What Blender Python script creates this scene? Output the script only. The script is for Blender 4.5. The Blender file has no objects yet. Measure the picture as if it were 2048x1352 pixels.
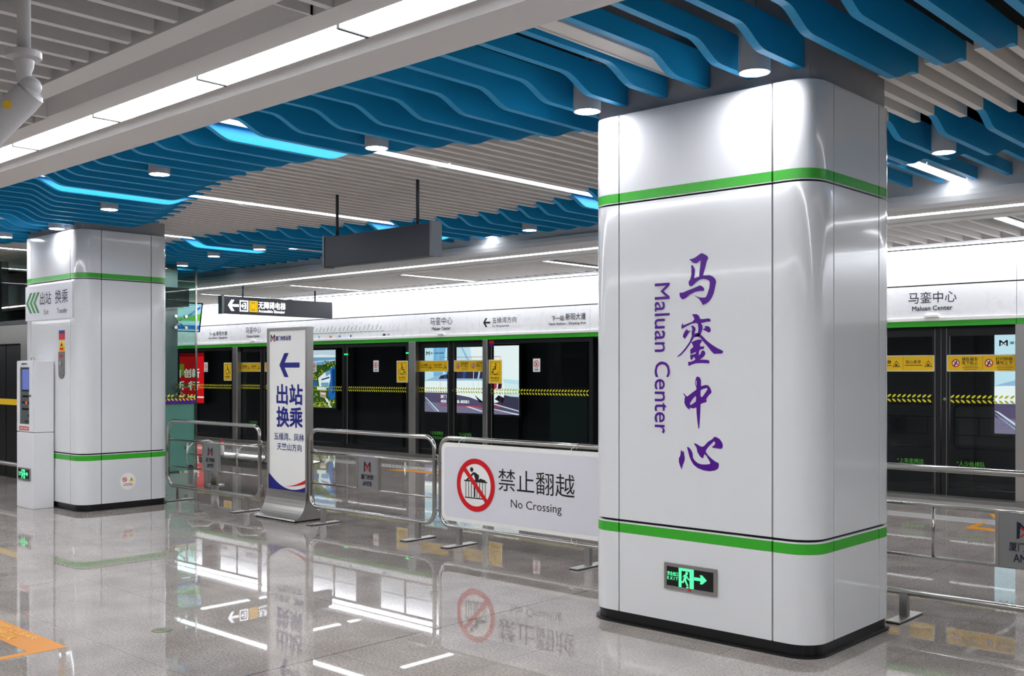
import bpy, bmesh, math, random
from mathutils import Vector, Matrix
from mathutils.geometry import tessellate_polygon

sc = bpy.context.scene
COL = sc.collection
pi = math.pi
random.seed(7)

# ------------------------------------------------------------------ camera, world, exposure
cam_d = bpy.data.cameras.new('camera')
cam = bpy.data.objects.new('camera', cam_d)
COL.objects.link(cam)
cam.location = (0, 0, 1.6)
cam.rotation_euler = (pi / 2, 0, 0.74469)
cam_d.sensor_width = 36.0
cam_d.sensor_fit = 'HORIZONTAL'
cam_d.lens = 2066.6 / 2048 * 36.0
cam_d.shift_y = 67.7 / 2048
cam_d.clip_end = 200
cam_d.dof.use_dof = False
sc.camera = cam

w = bpy.data.worlds.new('world')
sc.world = w
w.use_nodes = True
w.node_tree.nodes['Background'].inputs[0].default_value = (0.80, 0.86, 1.0, 1)
w.node_tree.nodes['Background'].inputs[1].default_value = 0.25

sc.view_settings.view_transform = 'Standard'
sc.view_settings.look = 'None'
sc.view_settings.gamma = 1.0
sc.view_settings.use_curve_mapping = False
sc.view_settings.exposure = 2.05
sc.cycles.use_denoising = True
try:
    sc.cycles.denoiser = 'OPENIMAGEDENOISE'
except Exception:
    pass
sc.cycles.max_bounces = 10
sc.cycles.diffuse_bounces = 5
sc.cycles.glossy_bounces = 5
sc.cycles.transparent_max_bounces = 24
sc.cycles.sample_clamp_indirect = 6.0
sc.cycles.caustics_reflective = False
sc.cycles.caustics_refractive = False

LIGHT_BEAM = 7.0
LIGHT_STRIP = 2.6
LIGHT_EDGE = 3.4
LIGHT_DOWN = 45.0

# ------------------------------------------------------------------ materials
def lin(c):
    return tuple(((x / 255) / 12.92 if x / 255 <= 0.04045 else ((x / 255 + 0.055) / 1.055) ** 2.4) for x in c)

def mat(name, rgb, rough=0.5, metal=0.0, emit=None, estr=0.0, ior=1.45, coat=0.0, noise=0.0, nscale=8.0, stretch=None):
    m = bpy.data.materials.new(name)
    m.use_nodes = True
    nt = m.node_tree
    b = nt.nodes['Principled BSDF']
    c = lin(rgb)
    b.inputs['Base Color'].default_value = (*c, 1)
    b.inputs['Roughness'].default_value = rough
    b.inputs['Metallic'].default_value = metal
    b.inputs['IOR'].default_value = ior
    b.inputs['Coat Weight'].default_value = coat
    b.inputs['Coat Roughness'].default_value = 0.04
    if emit:
        b.inputs['Emission Color'].default_value = (*lin(emit), 1)
        b.inputs['Emission Strength'].default_value = estr
    if noise:
        tc = nt.nodes.new('ShaderNodeTexCoord')
        mp = nt.nodes.new('ShaderNodeMapping')
        n = nt.nodes.new('ShaderNodeTexNoise')
        n.inputs['Scale'].default_value = nscale
        n.inputs['Detail'].default_value = 4
        if stretch:
            mp.inputs['Scale'].default_value = stretch
        nt.links.new(tc.outputs['Object'], mp.inputs[0])
        nt.links.new(mp.outputs[0], n.inputs['Vector'])
        r = nt.nodes.new('ShaderNodeMapRange')
        r.inputs['To Min'].default_value = max(0.0, rough - noise)
        r.inputs['To Max'].default_value = rough + noise
        nt.links.new(n.outputs['Fac'], r.inputs['Value'])
        nt.links.new(r.outputs[0], b.inputs['Roughness'])
    return m

M = {}
M['enamel'] = mat('white_enamel', (228, 229, 230), 0.11, ior=1.5, noise=0.03, nscale=3, coat=0.3)
M['white'] = mat('white_paint', (232, 232, 234), 0.35, noise=0.05)
M['fascia'] = mat('white_fascia', (246, 246, 248), 0.28, noise=0.05)
M['batten'] = mat('warm_white_batten', (244, 241, 237), 0.55, noise=0.05)
M['greyceil'] = mat('light_grey_ceiling', (230, 230, 231), 0.5, noise=0.05)
M['blue'] = mat('blue_lacquer', (22, 162, 222), 0.45, noise=0.05)
M['green'] = mat('green_band', (60, 176, 46), 0.22, noise=0.04)
M['black'] = mat('black_skirting', (14, 14, 15), 0.3, noise=0.05)
M['dark'] = mat('dark_void', (9, 9, 11), 0.9, noise=0.05)
M['gap'] = mat('joint_black', (16, 16, 18), 0.7, noise=0.05)
M['neck'] = mat('dark_grey_neck', (168, 168, 172), 0.45, noise=0.06)
M['signgrey'] = mat('dark_grey_sign', (46, 49, 56), 0.4, noise=0.05)
M['signedge'] = mat('sign_edge_grey', (110, 114, 120), 0.35, metal=0.5, noise=0.05)
M['steel'] = mat('polished_steel', (186, 183, 178), 0.15, metal=1.0, noise=0.05, nscale=12)
M['brushed'] = mat('brushed_steel', (176, 173, 169), 0.34, metal=1.0, noise=0.08, nscale=20, stretch=(1, 1, 30))
M['dsteel'] = mat('dull_steel', (140, 138, 134), 0.4, metal=0.9, noise=0.08, nscale=10)
M['alu'] = mat('aluminium_plate', (150, 150, 150), 0.45, metal=0.6, noise=0.05)
M['frame'] = mat('black_door_frame', (18, 19, 21), 0.3, noise=0.05)
M['purple'] = mat('purple_vinyl', (82, 8, 140), 0.35, noise=0.03)
M['navy'] = mat('navy_vinyl', (18, 22, 128), 0.4, noise=0.03)
M['textnavy'] = mat('dark_navy_text', (24, 26, 50), 0.45, noise=0.03)
M['black_ink'] = mat('black_ink', (14, 13, 16), 0.5, noise=0.03)
M['red'] = mat('red_vinyl', (214, 8, 22), 0.4, noise=0.03)
M['yellow'] = mat('yellow_sticker', (252, 204, 14), 0.4, noise=0.03)
M['offwhite'] = mat('sticker_white', (246, 245, 240), 0.45, noise=0.03)
M['board'] = mat('pale_grey_board', (228, 226, 232), 0.35, noise=0.04)
M['leaf'] = mat('lime_yellow_film', (226, 220, 40), 0.45, noise=0.03)
M['orange'] = mat('orange_floor_vinyl', (216, 138, 6), 0.35, noise=0.05)
M['palefilm'] = mat('pale_floor_text', (246, 196, 96), 0.4, noise=0.03)
M['chevron'] = mat('chevron_green', (20, 140, 62), 0.4, noise=0.03)
M['olive'] = mat('olive_metal_cap', (120, 122, 96), 0.35, metal=0.5, noise=0.05)
M['plastic'] = mat('clear_grey_plastic', (150, 160, 160), 0.2, noise=0.04)
M['tunnel'] = mat('tunnel_concrete', (30, 31, 34), 0.85, noise=0.1)
M['grey'] = mat('mid_grey', (120, 121, 122), 0.5, noise=0.05)
M['camwhite'] = mat('camera_white', (205, 205, 207), 0.35, noise=0.04)
M['slogan'] = mat('green_slogan', (90, 190, 70), 0.5, noise=0.02)

def emat(name, rgb, s):
    m = bpy.data.materials.new(name)
    m.use_nodes = True
    nt = m.node_tree
    nt.nodes.clear()
    o = nt.nodes.new('ShaderNodeOutputMaterial')
    e = nt.nodes.new('ShaderNodeEmission')
    e.inputs[0].default_value = (*lin(rgb), 1)
    e.inputs[1].default_value = s
    nt.links.new(e.outputs[0], o.inputs[0])
    return m

M['lampbeam'] = emat('lit_panel', (247, 250, 255), LIGHT_BEAM)
M['lampstrip'] = emat('lit_strip', (245, 249, 255), LIGHT_STRIP)
M['lampedge'] = emat('lit_edge', (245, 249, 255), LIGHT_EDGE)
M['lampdown'] = emat('lit_disc', (248, 248, 255), LIGHT_DOWN)
M['exitgreen'] = emat('exit_green', (90, 255, 165), 0.34)
M['signwhite'] = emat('lit_sign_white', (245, 248, 255), 0.55)
M['signyellow'] = emat('lit_sign_yellow', (255, 196, 30), 0.3)
M['ledgreen'] = emat('led_green', (30, 230, 90), 0.8)
M['ledred'] = emat('led_red', (255, 60, 40), 0.8)
M['screenblue'] = emat('screen_blue', (120, 130, 210), 0.26)
ADS = {}
def ad(rgb, s=1.0):
    k = (rgb, s)
    if k not in ADS:
        ADS[k] = emat('ad_%d_%d_%d' % rgb, rgb, s * 0.245)
    return ADS[k]

def glassmat(name, tint, ior=1.5):
    m = bpy.data.materials.new(name)
    m.use_nodes = True
    nt = m.node_tree
    nt.nodes.clear()
    o = nt.nodes.new('ShaderNodeOutputMaterial')
    t = nt.nodes.new('ShaderNodeBsdfTransparent')
    t.inputs[0].default_value = (*tint, 1)
    g = nt.nodes.new('ShaderNodeBsdfGlossy')
    g.inputs['Roughness'].default_value = 0.015
    f = nt.nodes.new('ShaderNodeFresnel')
    f.inputs[0].default_value = ior
    geo = nt.nodes.new('ShaderNodeNewGeometry')
    inv = nt.nodes.new('ShaderNodeMath'); inv.operation = 'SUBTRACT'; inv.inputs[0].default_value = 1.0
    nt.links.new(geo.outputs['Backfacing'], inv.inputs[1])
    mul = nt.nodes.new('ShaderNodeMath'); mul.operation = 'MULTIPLY'
    nt.links.new(f.outputs[0], mul.inputs[0]); nt.links.new(inv.outputs[0], mul.inputs[1])
    x = nt.nodes.new('ShaderNodeMixShader')
    nt.links.new(mul.outputs[0], x.inputs[0])
    nt.links.new(t.outputs[0], x.inputs[1])
    nt.links.new(g.outputs[0], x.inputs[2])
    nt.links.new(x.outputs[0], o.inputs[0])
    return m

M['glass'] = glassmat('screen_glass', (0.90, 0.94, 0.93), 1.5)
M['liftglass'] = glassmat('lift_glass', (0.80, 0.91, 0.88), 1.45)

def floormat():
    m = bpy.data.materials.new('polished_granite')
    m.use_nodes = True
    nt = m.node_tree
    N, L = nt.nodes.new, nt.links.new
    b = nt.nodes['Principled BSDF']
    tc = N('ShaderNodeTexCoord')
    def noise(scale, detail, rough=0.6):
        n = N('ShaderNodeTexNoise')
        n.inputs['Scale'].default_value = scale
        n.inputs['Detail'].default_value = detail
        n.inputs['Roughness'].default_value = rough
        L(tc.outputs['Object'], n.inputs['Vector'])
        return n
    def ramp(src, stops):
        r = N('ShaderNodeValToRGB')
        e = r.color_ramp.elements
        e[0].position, e[0].color = stops[0][0], (*lin(stops[0][1]), 1)
        e[1].position, e[1].color = stops[1][0], (*lin(stops[1][1]), 1)
        for p, c in stops[2:]:
            q = e.new(p); q.color = (*lin(c), 1)
        L(src, r.inputs[0])
        return r
    n1 = noise(70, 6, 0.72)
    r1 = ramp(n1.outputs['Fac'], [(0.30, (112, 105, 100)), (0.70, (214, 206, 200)), (0.44, (158, 151, 145)), (0.55, (178, 171, 165))])
    n2 = noise(2.2, 3)
    r2 = ramp(n2.outputs['Fac'], [(0.35, (226, 222, 220)), (0.65, (255, 252, 250))])
    mx = N('ShaderNodeMix'); mx.data_type = 'RGBA'; mx.blend_type = 'MULTIPLY'
    mx.inputs[0].default_value = 1.0
    L(r1.outputs[0], mx.inputs[6]); L(r2.outputs[0], mx.inputs[7])
    sep = N('ShaderNodeSeparateXYZ'); L(tc.outputs['Object'], sep.inputs[0])
    def joint(sock, off, pitch, wd):
        a = N('ShaderNodeMath'); a.operation = 'ADD'; a.inputs[1].default_value = off; L(sock, a.inputs[0])
        d = N('ShaderNodeMath'); d.operation = 'DIVIDE'; d.inputs[1].default_value = pitch; L(a.outputs[0], d.inputs[0])
        f = N('ShaderNodeMath'); f.operation = 'FRACT'; L(d.outputs[0], f.inputs[0])
        l = N('ShaderNodeMath'); l.operation = 'LESS_THAN'; l.inputs[1].default_value = wd / pitch; L(f.outputs[0], l.inputs[0])
        return l
    j1 = joint(sep.outputs[0], 80 + 3.915, 0.8, 0.004)
    j2 = joint(sep.outputs[1], 80 - 2.832, 0.8, 0.004)
    mxj = N('ShaderNodeMath'); mxj.operation = 'MAXIMUM'
    L(j1.outputs[0], mxj.inputs[0]); L(j2.outputs[0], mxj.inputs[1])
    half = N('ShaderNodeMath'); half.operation = 'MULTIPLY'; half.inputs[1].default_value = 0.5
    L(mxj.outputs[0], half.inputs[0])
    # one wider movement joint
    j3 = joint(sep.outputs[0], 80 + 3.918, 8.8, 0.008)
    mm = N('ShaderNodeMath'); mm.operation = 'MAXIMUM'; L(half.outputs[0], mm.inputs[0]); L(j3.outputs[0], mm.inputs[1])
    mj = N('ShaderNodeMix'); mj.data_type = 'RGBA'
    L(mm.outputs[0], mj.inputs[0]); L(mx.outputs[2], mj.inputs[6]); mj.inputs[7].default_value = (*lin((58, 54, 52)), 1)
    L(mj.outputs[2], b.inputs['Base Color'])
    n3 = noise(1.3, 2)
    mr = N('ShaderNodeMapRange'); mr.inputs['To Min'].default_value = 0.008; mr.inputs['To Max'].default_value = 0.03
    L(n3.outputs['Fac'], mr.inputs['Value']); L(mr.outputs[0], b.inputs['Roughness'])
    b.inputs['IOR'].default_value = 1.6
    return m
M['floor'] = floormat()

# ------------------------------------------------------------------ object helpers
WL = {}
def tag(o, label=None, cat=None, group=None, kind=None):
    if label: o['label'] = label
    if cat: o['category'] = cat
    if group: o['group'] = group
    if kind: o['kind'] = kind
    return o

def thing(name, label, cat, loc=(0, 0, 0), group=None):
    o = bpy.data.objects.new(name, None)
    o.empty_display_size = 0.1
    COL.objects.link(o)
    o.location = loc
    WL[o.name] = Vector(loc)
    return tag(o, label, cat, group)

def obj(name, bm, m, parent=None, loc=None, smooth=False, label=None):
    """bm holds world coordinates; the mesh is stored relative to its thing."""
    me = bpy.data.meshes.new(name)
    base = WL[parent.name] if parent is not None else Vector(loc if loc else (0, 0, 0))
    bmesh.ops.translate(bm, verts=bm.verts, vec=-base)
    if smooth:
        for f in bm.faces: f.smooth = True
    bm.to_mesh(me)
    bm.free()
    for x in (m if isinstance(m, (list, tuple)) else [m]):
        me.materials.append(x)
    o = bpy.data.objects.new(name, me)
    COL.objects.link(o)
    if parent is not None:
        o.parent = parent
    else:
        o.location = base
    WL[o.name] = base
    if label: o['label'] = label
    if smooth:
        try:
            me.set_sharp_from_angle(angle=0.7)
        except Exception:
            pass
    return o

def struct(name, bm, m, **k):
    o = obj(name, bm, m, **k)
    o['kind'] = 'structure'
    return o

def single(name, bm, m, label, cat, loc=None, group=None, smooth=False):
    return tag(obj(name, bm, m, None, loc, smooth), label, cat, group)

def copy_tree(o, parent=None):
    c = o.copy()
    COL.objects.link(c)
    if parent is not None: c.parent = parent
    WL[c.name] = WL[o.name].copy()
    for ch in list(o.children):
        copy_tree(ch, c)
    return c

def place(o, loc):
    d = Vector(loc) - WL[o.name]
    def sh(q):
        WL[q.name] = WL[q.name] + d
        for ch in q.children: sh(ch)
    sh(o)
    o.location = loc
    return o

# ------------------------------------------------------------------ shape helpers
def B():
    return bmesh.new()

def box(bm, x0, x1, y0, y1, z0, z1, mi=0, bev=0.0):
    tmp = bmesh.new() if bev else bm
    vs = [tmp.verts.new((x, y, z)) for x in (x0, x1) for y in (y0, y1) for z in (z0, z1)]
    fs = []
    for q in ((0, 1, 3, 2), (4, 6, 7, 5), (0, 4, 5, 1), (2, 3, 7, 6), (0, 2, 6, 4), (1, 5, 7, 3)):
        f = tmp.faces.new([vs[i] for i in q]); f.material_index = mi; fs.append(f)
    if bev:
        bmesh.ops.bevel(tmp, geom=list(tmp.edges), offset=bev, segments=2, affect='EDGES', profile=0.5)
        for f in tmp.faces: f.material_index = mi
        merge(bm, tmp)
    return bm

def merge(bm, tmp):
    vm = {v: bm.verts.new(v.co) for v in tmp.verts}
    for f in tmp.faces:
        g = bm.faces.new([vm[v] for v in f.verts])
        g.material_index = f.material_index
        g.smooth = f.smooth
    tmp.free()

class Pl:
    """a flat working plane: a runs right, b runs up, d runs out of the face"""
    def __init__(s, o, r, u):
        s.o, s.r, s.u = Vector(o), Vector(r), Vector(u)
        s.n = s.r.cross(s.u)
    def pt(s, a, b, d=0.0):
        return s.o + s.r * a + s.u * b + s.n * d

def front(y): return Pl((0, y, 0), (1, 0, 0), (0, 0, 1))       # faces -Y
def right(x): return Pl((x, 0, 0), (0, 1, 0), (0, 0, 1))       # faces +X
def back(y): return Pl((0, y, 0), (-1, 0, 0), (0, 0, 1))       # faces +Y
def ground(z=0.0): return Pl((0, 0, z), (1, 0, 0), (0, 1, 0))

def poly(bm, pl, loops, d=0.002, mi=0):
    """flat filled outline, holes allowed: loops = [outer, hole, ...]"""
    if not isinstance(loops[0][0], (tuple, list)): loops = [loops]
    L3 = [[Vector((p[0], p[1], 0)) for p in l] for l in loops]
    tris = tessellate_polygon(L3)
    flat = [p for l in loops for p in l]
    vs = [bm.verts.new(pl.pt(p[0], p[1], d)) for p in flat]
    for t in tris:
        a, b, c = (flat[i] for i in t)
        if (b[0] - a[0]) * (c[1] - a[1]) - (b[1] - a[1]) * (c[0] - a[0]) < 0: t = t[::-1]
        try:
            f = bm.faces.new([vs[i] for i in t]); f.material_index = mi
        except ValueError:
            pass

def slab(bm, pl, loop, d0, d1, mi=0):
    """outline extruded from offset d0 (back) to d1 (front)"""
    n = len(loop)
    A = [bm.verts.new(pl.pt(p[0], p[1], d0)) for p in loop]
    Z = [bm.verts.new(pl.pt(p[0], p[1], d1)) for p in loop]
    area = sum(loop[i][0] * loop[(i + 1) % n][1] - loop[(i + 1) % n][0] * loop[i][1] for i in range(n))
    for i in range(n):
        j = (i + 1) % n
        q = [A[i], A[j], Z[j], Z[i]]
        f = bm.faces.new(q if area > 0 else q[::-1]); f.material_index = mi
    for vs, flip in ((A, area > 0), (Z, area < 0)):
        for t in tessellate_polygon([[Vector((p[0], p[1], 0)) for p in loop]]):
            a, b, c = (loop[i] for i in t)
            s = (b[0] - a[0]) * (c[1] - a[1]) - (b[1] - a[1]) * (c[0] - a[0])
            want = -1 if vs is A else 1
            t = t if s * want > 0 else t[::-1]
            try:
                f = bm.faces.new([vs[i] for i in t]); f.material_index = mi
            except ValueError:
                pass
    return bm

def rect(a0, a1, b0, b1): return [(a0, b0), (a1, b0), (a1, b1), (a0, b1)]
def rrect(a0, a1, b0, b1, r, n=5):
    out = []
    for cx, cy, s in ((a1 - r, b0 + r, -pi / 2), (a1 - r, b1 - r, 0), (a0 + r, b1 - r, pi / 2), (a0 + r, b0 + r, pi)):
        for i in range(n + 1):
            t = s + pi / 2 * i / n
            out.append((cx + r * math.cos(t), cy + r * math.sin(t)))
    return out
def circ(cx, cy, r, n=32, ry=None):
    ry = ry or r
    return [(cx + r * math.cos(2 * pi * i / n), cy + ry * math.sin(2 * pi * i / n)) for i in range(n)]
def bar2(p, q, wd):
    d = Vector((q[0] - p[0], q[1] - p[1])); d.normalize()
    n = Vector((-d.y, d.x)) * wd / 2
    return [(p[0] - n.x, p[1] - n.y), (q[0] - n.x, q[1] - n.y), (q[0] + n.x, q[1] + n.y), (p[0] + n.x, p[1] + n.y)]
def arrow_left(a0, a1, b0, b1, t):
    """left-pointing arrow: bar with an open chevron head"""
    bm_ = (b0 + b1) / 2; h = (b1 - b0) / 2
    k = h * 0.95
    s = t * 1.25
    return [[(a0 + s * 0.6, bm_ - t / 2), (a1, bm_ - t / 2), (a1, bm_ + t / 2), (a0 + s * 0.6, bm_ + t / 2)],
            [(a0, bm_), (a0 + k - s * .45, b0), (a0 + k + s * .7, b0), (a0 + s * 1.15, bm_), (a0 + k + s * .7, b1), (a0 + k - s * .45, b1)]]

def tube(bm, pts, r, seg=12, closed=False, caps=True, mi=0):
    pts = [Vector(p) for p in pts]
    n = len(pts)
    rings = []
    ref = None
    for i, p in enumerate(pts):
        a = pts[(i - 1) % n] if (closed or i > 0) else p
        b = pts[(i + 1) % n] if (closed or i < n - 1) else p
        t = (b - a).normalized()
        if ref is None:
            ref = Vector((0, 0, 1)) if abs(t.z) < 0.9 else Vector((0, 1, 0))
        u = t.cross(ref)
        if u.length < 1e-5:
            u = t.cross(Vector((0, 1, 0)))
        u.normalize()
        v = u.cross(t).normalized()
        ref = v
        rr = r[i] if isinstance(r, (list, tuple)) else r
        rings.append([bm.verts.new(p + (u * math.cos(2 * pi * k / seg) + v * math.sin(2 * pi * k / seg)) * rr) for k in range(seg)])
    m = n if closed else n - 1
    for i in range(m):
        A, Z = rings[i], rings[(i + 1) % n]
        for k in range(seg):
            f = bm.faces.new((A[k], A[(k + 1) % seg], Z[(k + 1) % seg], Z[k])); f.smooth = True; f.material_index = mi
    if caps and not closed:
        f = bm.faces.new(rings[0][::-1]); f.material_index = mi
        f = bm.faces.new(rings[-1]); f.material_index = mi
    return bm

def cyl(bm, p, q, r, seg=16, mi=0): return tube(bm, [p, q], r, seg, mi=mi)

def lathe(bm, c, prof, seg=24, mi=0):
    """prof = [(radius, z)...] turned about a vertical axis at c"""
    rings = []
    for r, z in prof:
        rings.append([bm.verts.new((c[0] + max(r, 1e-4) * math.cos(2 * pi * k / seg), c[1] + max(r, 1e-4) * math.sin(2 * pi * k / seg), c[2] + z)) for k in range(seg)])
    for A, Z in zip(rings, rings[1:]):
        for k in range(seg):
            f = bm.faces.new((A[k], A[(k + 1) % seg], Z[(k + 1) % seg], Z[k])); f.smooth = True; f.material_index = mi
    for R, fl in ((rings[0], True), (rings[-1], False)):
        f = bm.faces.new(R[::-1] if fl else R); f.material_index = mi
    return bm

def sweep_x(bm, prof, x0, x1, mi=0, closed=True):
    """(y, z) outline run along X"""
    A = [bm.verts.new((x0, y, z)) for y, z in prof]
    Z = [bm.verts.new((x1, y, z)) for y, z in prof]
    n = len(prof)
    for i in range(n if closed else n - 1):
        j = (i + 1) % n
        f = bm.faces.new((A[i], A[j], Z[j], Z[i])); f.material_index = mi
    if closed:
        for vs, fl in ((A, False), (Z, True)):
            for t in tessellate_polygon([[Vector((p[0], p[1], 0)) for p in prof]]):
                try:
                    f = bm.faces.new([vs[i] for i in t]); f.material_index = mi
                except ValueError: pass
    bmesh.ops.recalc_face_normals(bm, faces=bm.faces)
    return bm

TX = {}
def glyphs(body, bold):
    k = body
    if k not in TX:
        c = bpy.data.curves.new('t', 'FONT')
        c.body = body
        c.size = 1.0
        c.resolution_u = 3
        c.align_x = 'LEFT'
        o = bpy.data.objects.new('t', c)
        COL.objects.link(o)
        bpy.context.view_layer.update()
        me = bpy.data.meshes.new_from_object(o.evaluated_get(bpy.context.evaluated_depsgraph_get()))
        V = [(v.co.x, v.co.y) for v in me.vertices]
        F = [tuple(p.vertices) for p in me.polygons]
        bpy.data.objects.remove(o)
        bpy.data.curves.remove(c)
        bpy.data.meshes.remove(me)
        TX[k] = (V, F)
    return TX[k]

def text(bm, pl, body, a0, a1, b0, b1, d=0.002, bold=0.0, mi=0, rot=False):
    """lettering fitted into the box a0..a1 x b0..b1 (rot: read from top to bottom)"""
    V, F = glyphs(body, bold)
    if not V: return
    x0, x1 = min(v[0] for v in V), max(v[0] for v in V)
    y0, y1 = min(v[1] for v in V), max(v[1] for v in V)
    sx = 1.0 / (x1 - x0); sy = 1.0 / (y1 - y0)
    for ci, (ox, oy) in enumerate(((0, 0),) if not bold else ((-bold, -bold), (bold, -bold), (-bold, bold), (bold, bold))):
        vs = []
        for x, y in V:
            s, t = (x + ox - x0) * sx, (y + oy - y0) * sy
            if rot: s, t = t, 1 - s
            vs.append(bm.verts.new(pl.pt(a0 + (a1 - a0) * s, b0 + (b1 - b0) * t, d + .0005 * ci)))
        for f in F:
            try:
                g = bm.faces.new([vs[i] for i in f]); g.material_index = mi
            except ValueError:
                pass

CAL={
'ma':[[[(-552,2280),(-529,2281),(-507,2289),(-479,2305),(-465,2310),(-448,2303),(-425,2288),(-420,2275),(-431,2257),(-439,2228),(-451,2189),(-455,2175),(-436,2175),(-409,2174),(-387,2164),(-372,2149),(-366,2132),(-374,2098),(-381,2069),(-396,2039),(-415,2018),(-439,2005),(-458,2000),(-467,2015),(-485,2038),(-526,2064),(-504,2054),(-476,2045),(-451,2043),(-436,2046),(-424,2069),(-413,2100),(-409,2131),(-415,2142),(-430,2150),(-451,2155),(-476,2153),(-498,2142),(-520,2125),(-535,2116),(-546,2115),(-556,2127),(-557,2143),(-546,2158),(-538,2184),(-537,2219),(-540,2238),(-534,2244),(-523,2235),(-513,2215),(-513,2193),(-518,2162),(-498,2167),(-483,2170),(-481,2197),(-476,2231),(-471,2267),(-484,2262),(-498,2252),(-513,2252),(-529,2259),(-541,2270)]],[[(-622,2071),(-620,2083),(-609,2080),(-595,2082),(-560,2093),(-513,2106),(-482,2117),(-467,2115),(-451,2102),(-446,2093),(-451,2084),(-479,2085),(-513,2080),(-551,2065),(-576,2047),(-595,2040),(-608,2043),(-619,2057)]]],
'luan':[[[(-534,1947),(-501,1947),(-485,1936),(-475,1916),(-451,1915),(-424,1918),(-407,1915),(-404,1905),(-409,1898),(-430,1899),(-451,1894),(-470,1893),(-485,1883),(-504,1894),(-535,1890),(-582,1871),(-606,1860),(-609,1873),(-605,1886),(-598,1897),(-595,1882),(-560,1893),(-531,1902),(-516,1916),(-523,1932)]],[[(-485,1893),(-470,1890),(-460,1878),(-459,1858),(-467,1837),(-473,1824),(-492,1822),(-498,1827),(-492,1835),(-488,1859),(-492,1880)]],[[(-540,1880),(-523,1876),(-510,1866),(-507,1854),(-513,1838),(-515,1828),(-504,1834),(-488,1832),(-473,1824),(-485,1814),(-504,1814),(-520,1812),(-534,1815),(-537,1834),(-531,1857)]],[[(-459,1853),(-439,1863),(-450,1870),(-430,1873),(-413,1869),(-404,1857),(-403,1843),(-410,1834),(-421,1835),(-436,1843)]],[[(-570,1859),(-560,1846),(-540,1851),(-554,1837),(-573,1813),(-584,1799),(-597,1811),(-598,1819),(-589,1838)]],[[(-534,1816),(-516,1814),(-520,1806),(-535,1785),(-551,1762),(-579,1730),(-611,1702),(-635,1690),(-638,1694),(-608,1717),(-576,1749),(-551,1780)]],[[(-479,1824),(-464,1818),(-430,1786),(-396,1762),(-357,1740),(-321,1724),(-318,1716),(-327,1707),(-381,1707),(-399,1722),(-430,1757),(-455,1781),(-473,1803),(-492,1811),(-520,1809),(-507,1820)]],[[(-538,1778),(-513,1788),(-485,1794),(-464,1791),(-462,1784),(-475,1768),(-478,1760),(-473,1751),(-450,1753),(-447,1744),(-455,1736),(-476,1734),(-484,1723),(-485,1698),(-475,1705),(-465,1726),(-451,1728),(-441,1717),(-441,1704),(-455,1688),(-478,1673),(-436,1672),(-418,1670),(-410,1659),(-416,1650),(-461,1653),(-504,1652),(-535,1644),(-554,1635),(-561,1644),(-560,1660),(-538,1661),(-510,1673),(-513,1684),(-520,1690),(-529,1679),(-538,1669),(-545,1684),(-546,1703),(-535,1703),(-507,1709),(-505,1720),(-523,1714),(-543,1705),(-546,1732),(-538,1740),(-524,1749),(-529,1764)]]],
'zhong':[[[(-502,1569),(-492,1572),(-479,1567),(-470,1548),(-470,1514),(-439,1522),(-421,1520),(-406,1504),(-397,1483),(-399,1475),(-418,1459),(-435,1438),(-431,1427),(-435,1419),(-451,1416),(-474,1407),(-475,1370),(-478,1317),(-482,1261),(-488,1261),(-495,1303),(-501,1357),(-502,1388),(-520,1381),(-535,1381),(-548,1385),(-549,1372),(-563,1379),(-579,1395),(-587,1413),(-586,1435),(-582,1451),(-595,1467),(-592,1471),(-568,1450),(-535,1473),(-502,1494),(-501,1503),(-512,1527),(-510,1548)],[(-507,1456),(-529,1436),(-548,1411),(-546,1399),(-529,1407),(-506,1423),(-504,1442)],[(-473,1489),(-455,1499),(-430,1504),(-424,1498),(-439,1477),(-458,1453),(-465,1449),(-473,1455)],[(-505,1552),(-501,1548),(-500,1519),(-504,1516),(-508,1532)]]],
'xin':[[[(-611,1128),(-598,1113),(-590,1121),(-590,1103),(-584,1076),(-589,1054),(-600,1032),(-606,1007),(-617,1026),(-627,1052),(-627,1074),(-616,1093)]],[[(-568,1145),(-560,1147),(-541,1132),(-529,1111),(-526,1082),(-513,1067),(-492,1053),(-467,1047),(-436,1048),(-409,1053),(-406,1060),(-418,1080),(-436,1103),(-447,1109),(-451,1097),(-458,1082),(-476,1093),(-495,1118),(-501,1145),(-520,1169),(-510,1171),(-492,1164),(-476,1155),(-458,1153),(-445,1161),(-424,1183),(-390,1203),(-381,1214),(-366,1215),(-342,1204),(-324,1182),(-320,1161),(-327,1149),(-339,1146),(-366,1149),(-390,1150),(-393,1157),(-381,1164),(-372,1175),(-374,1186),(-381,1189),(-392,1179),(-412,1162),(-430,1140),(-439,1124),(-418,1101),(-393,1082),(-366,1067),(-351,1063),(-347,1050),(-353,1029),(-375,1016),(-412,1009),(-451,1012),(-492,1023),(-520,1040),(-538,1063),(-551,1089)]]],
}

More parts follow.
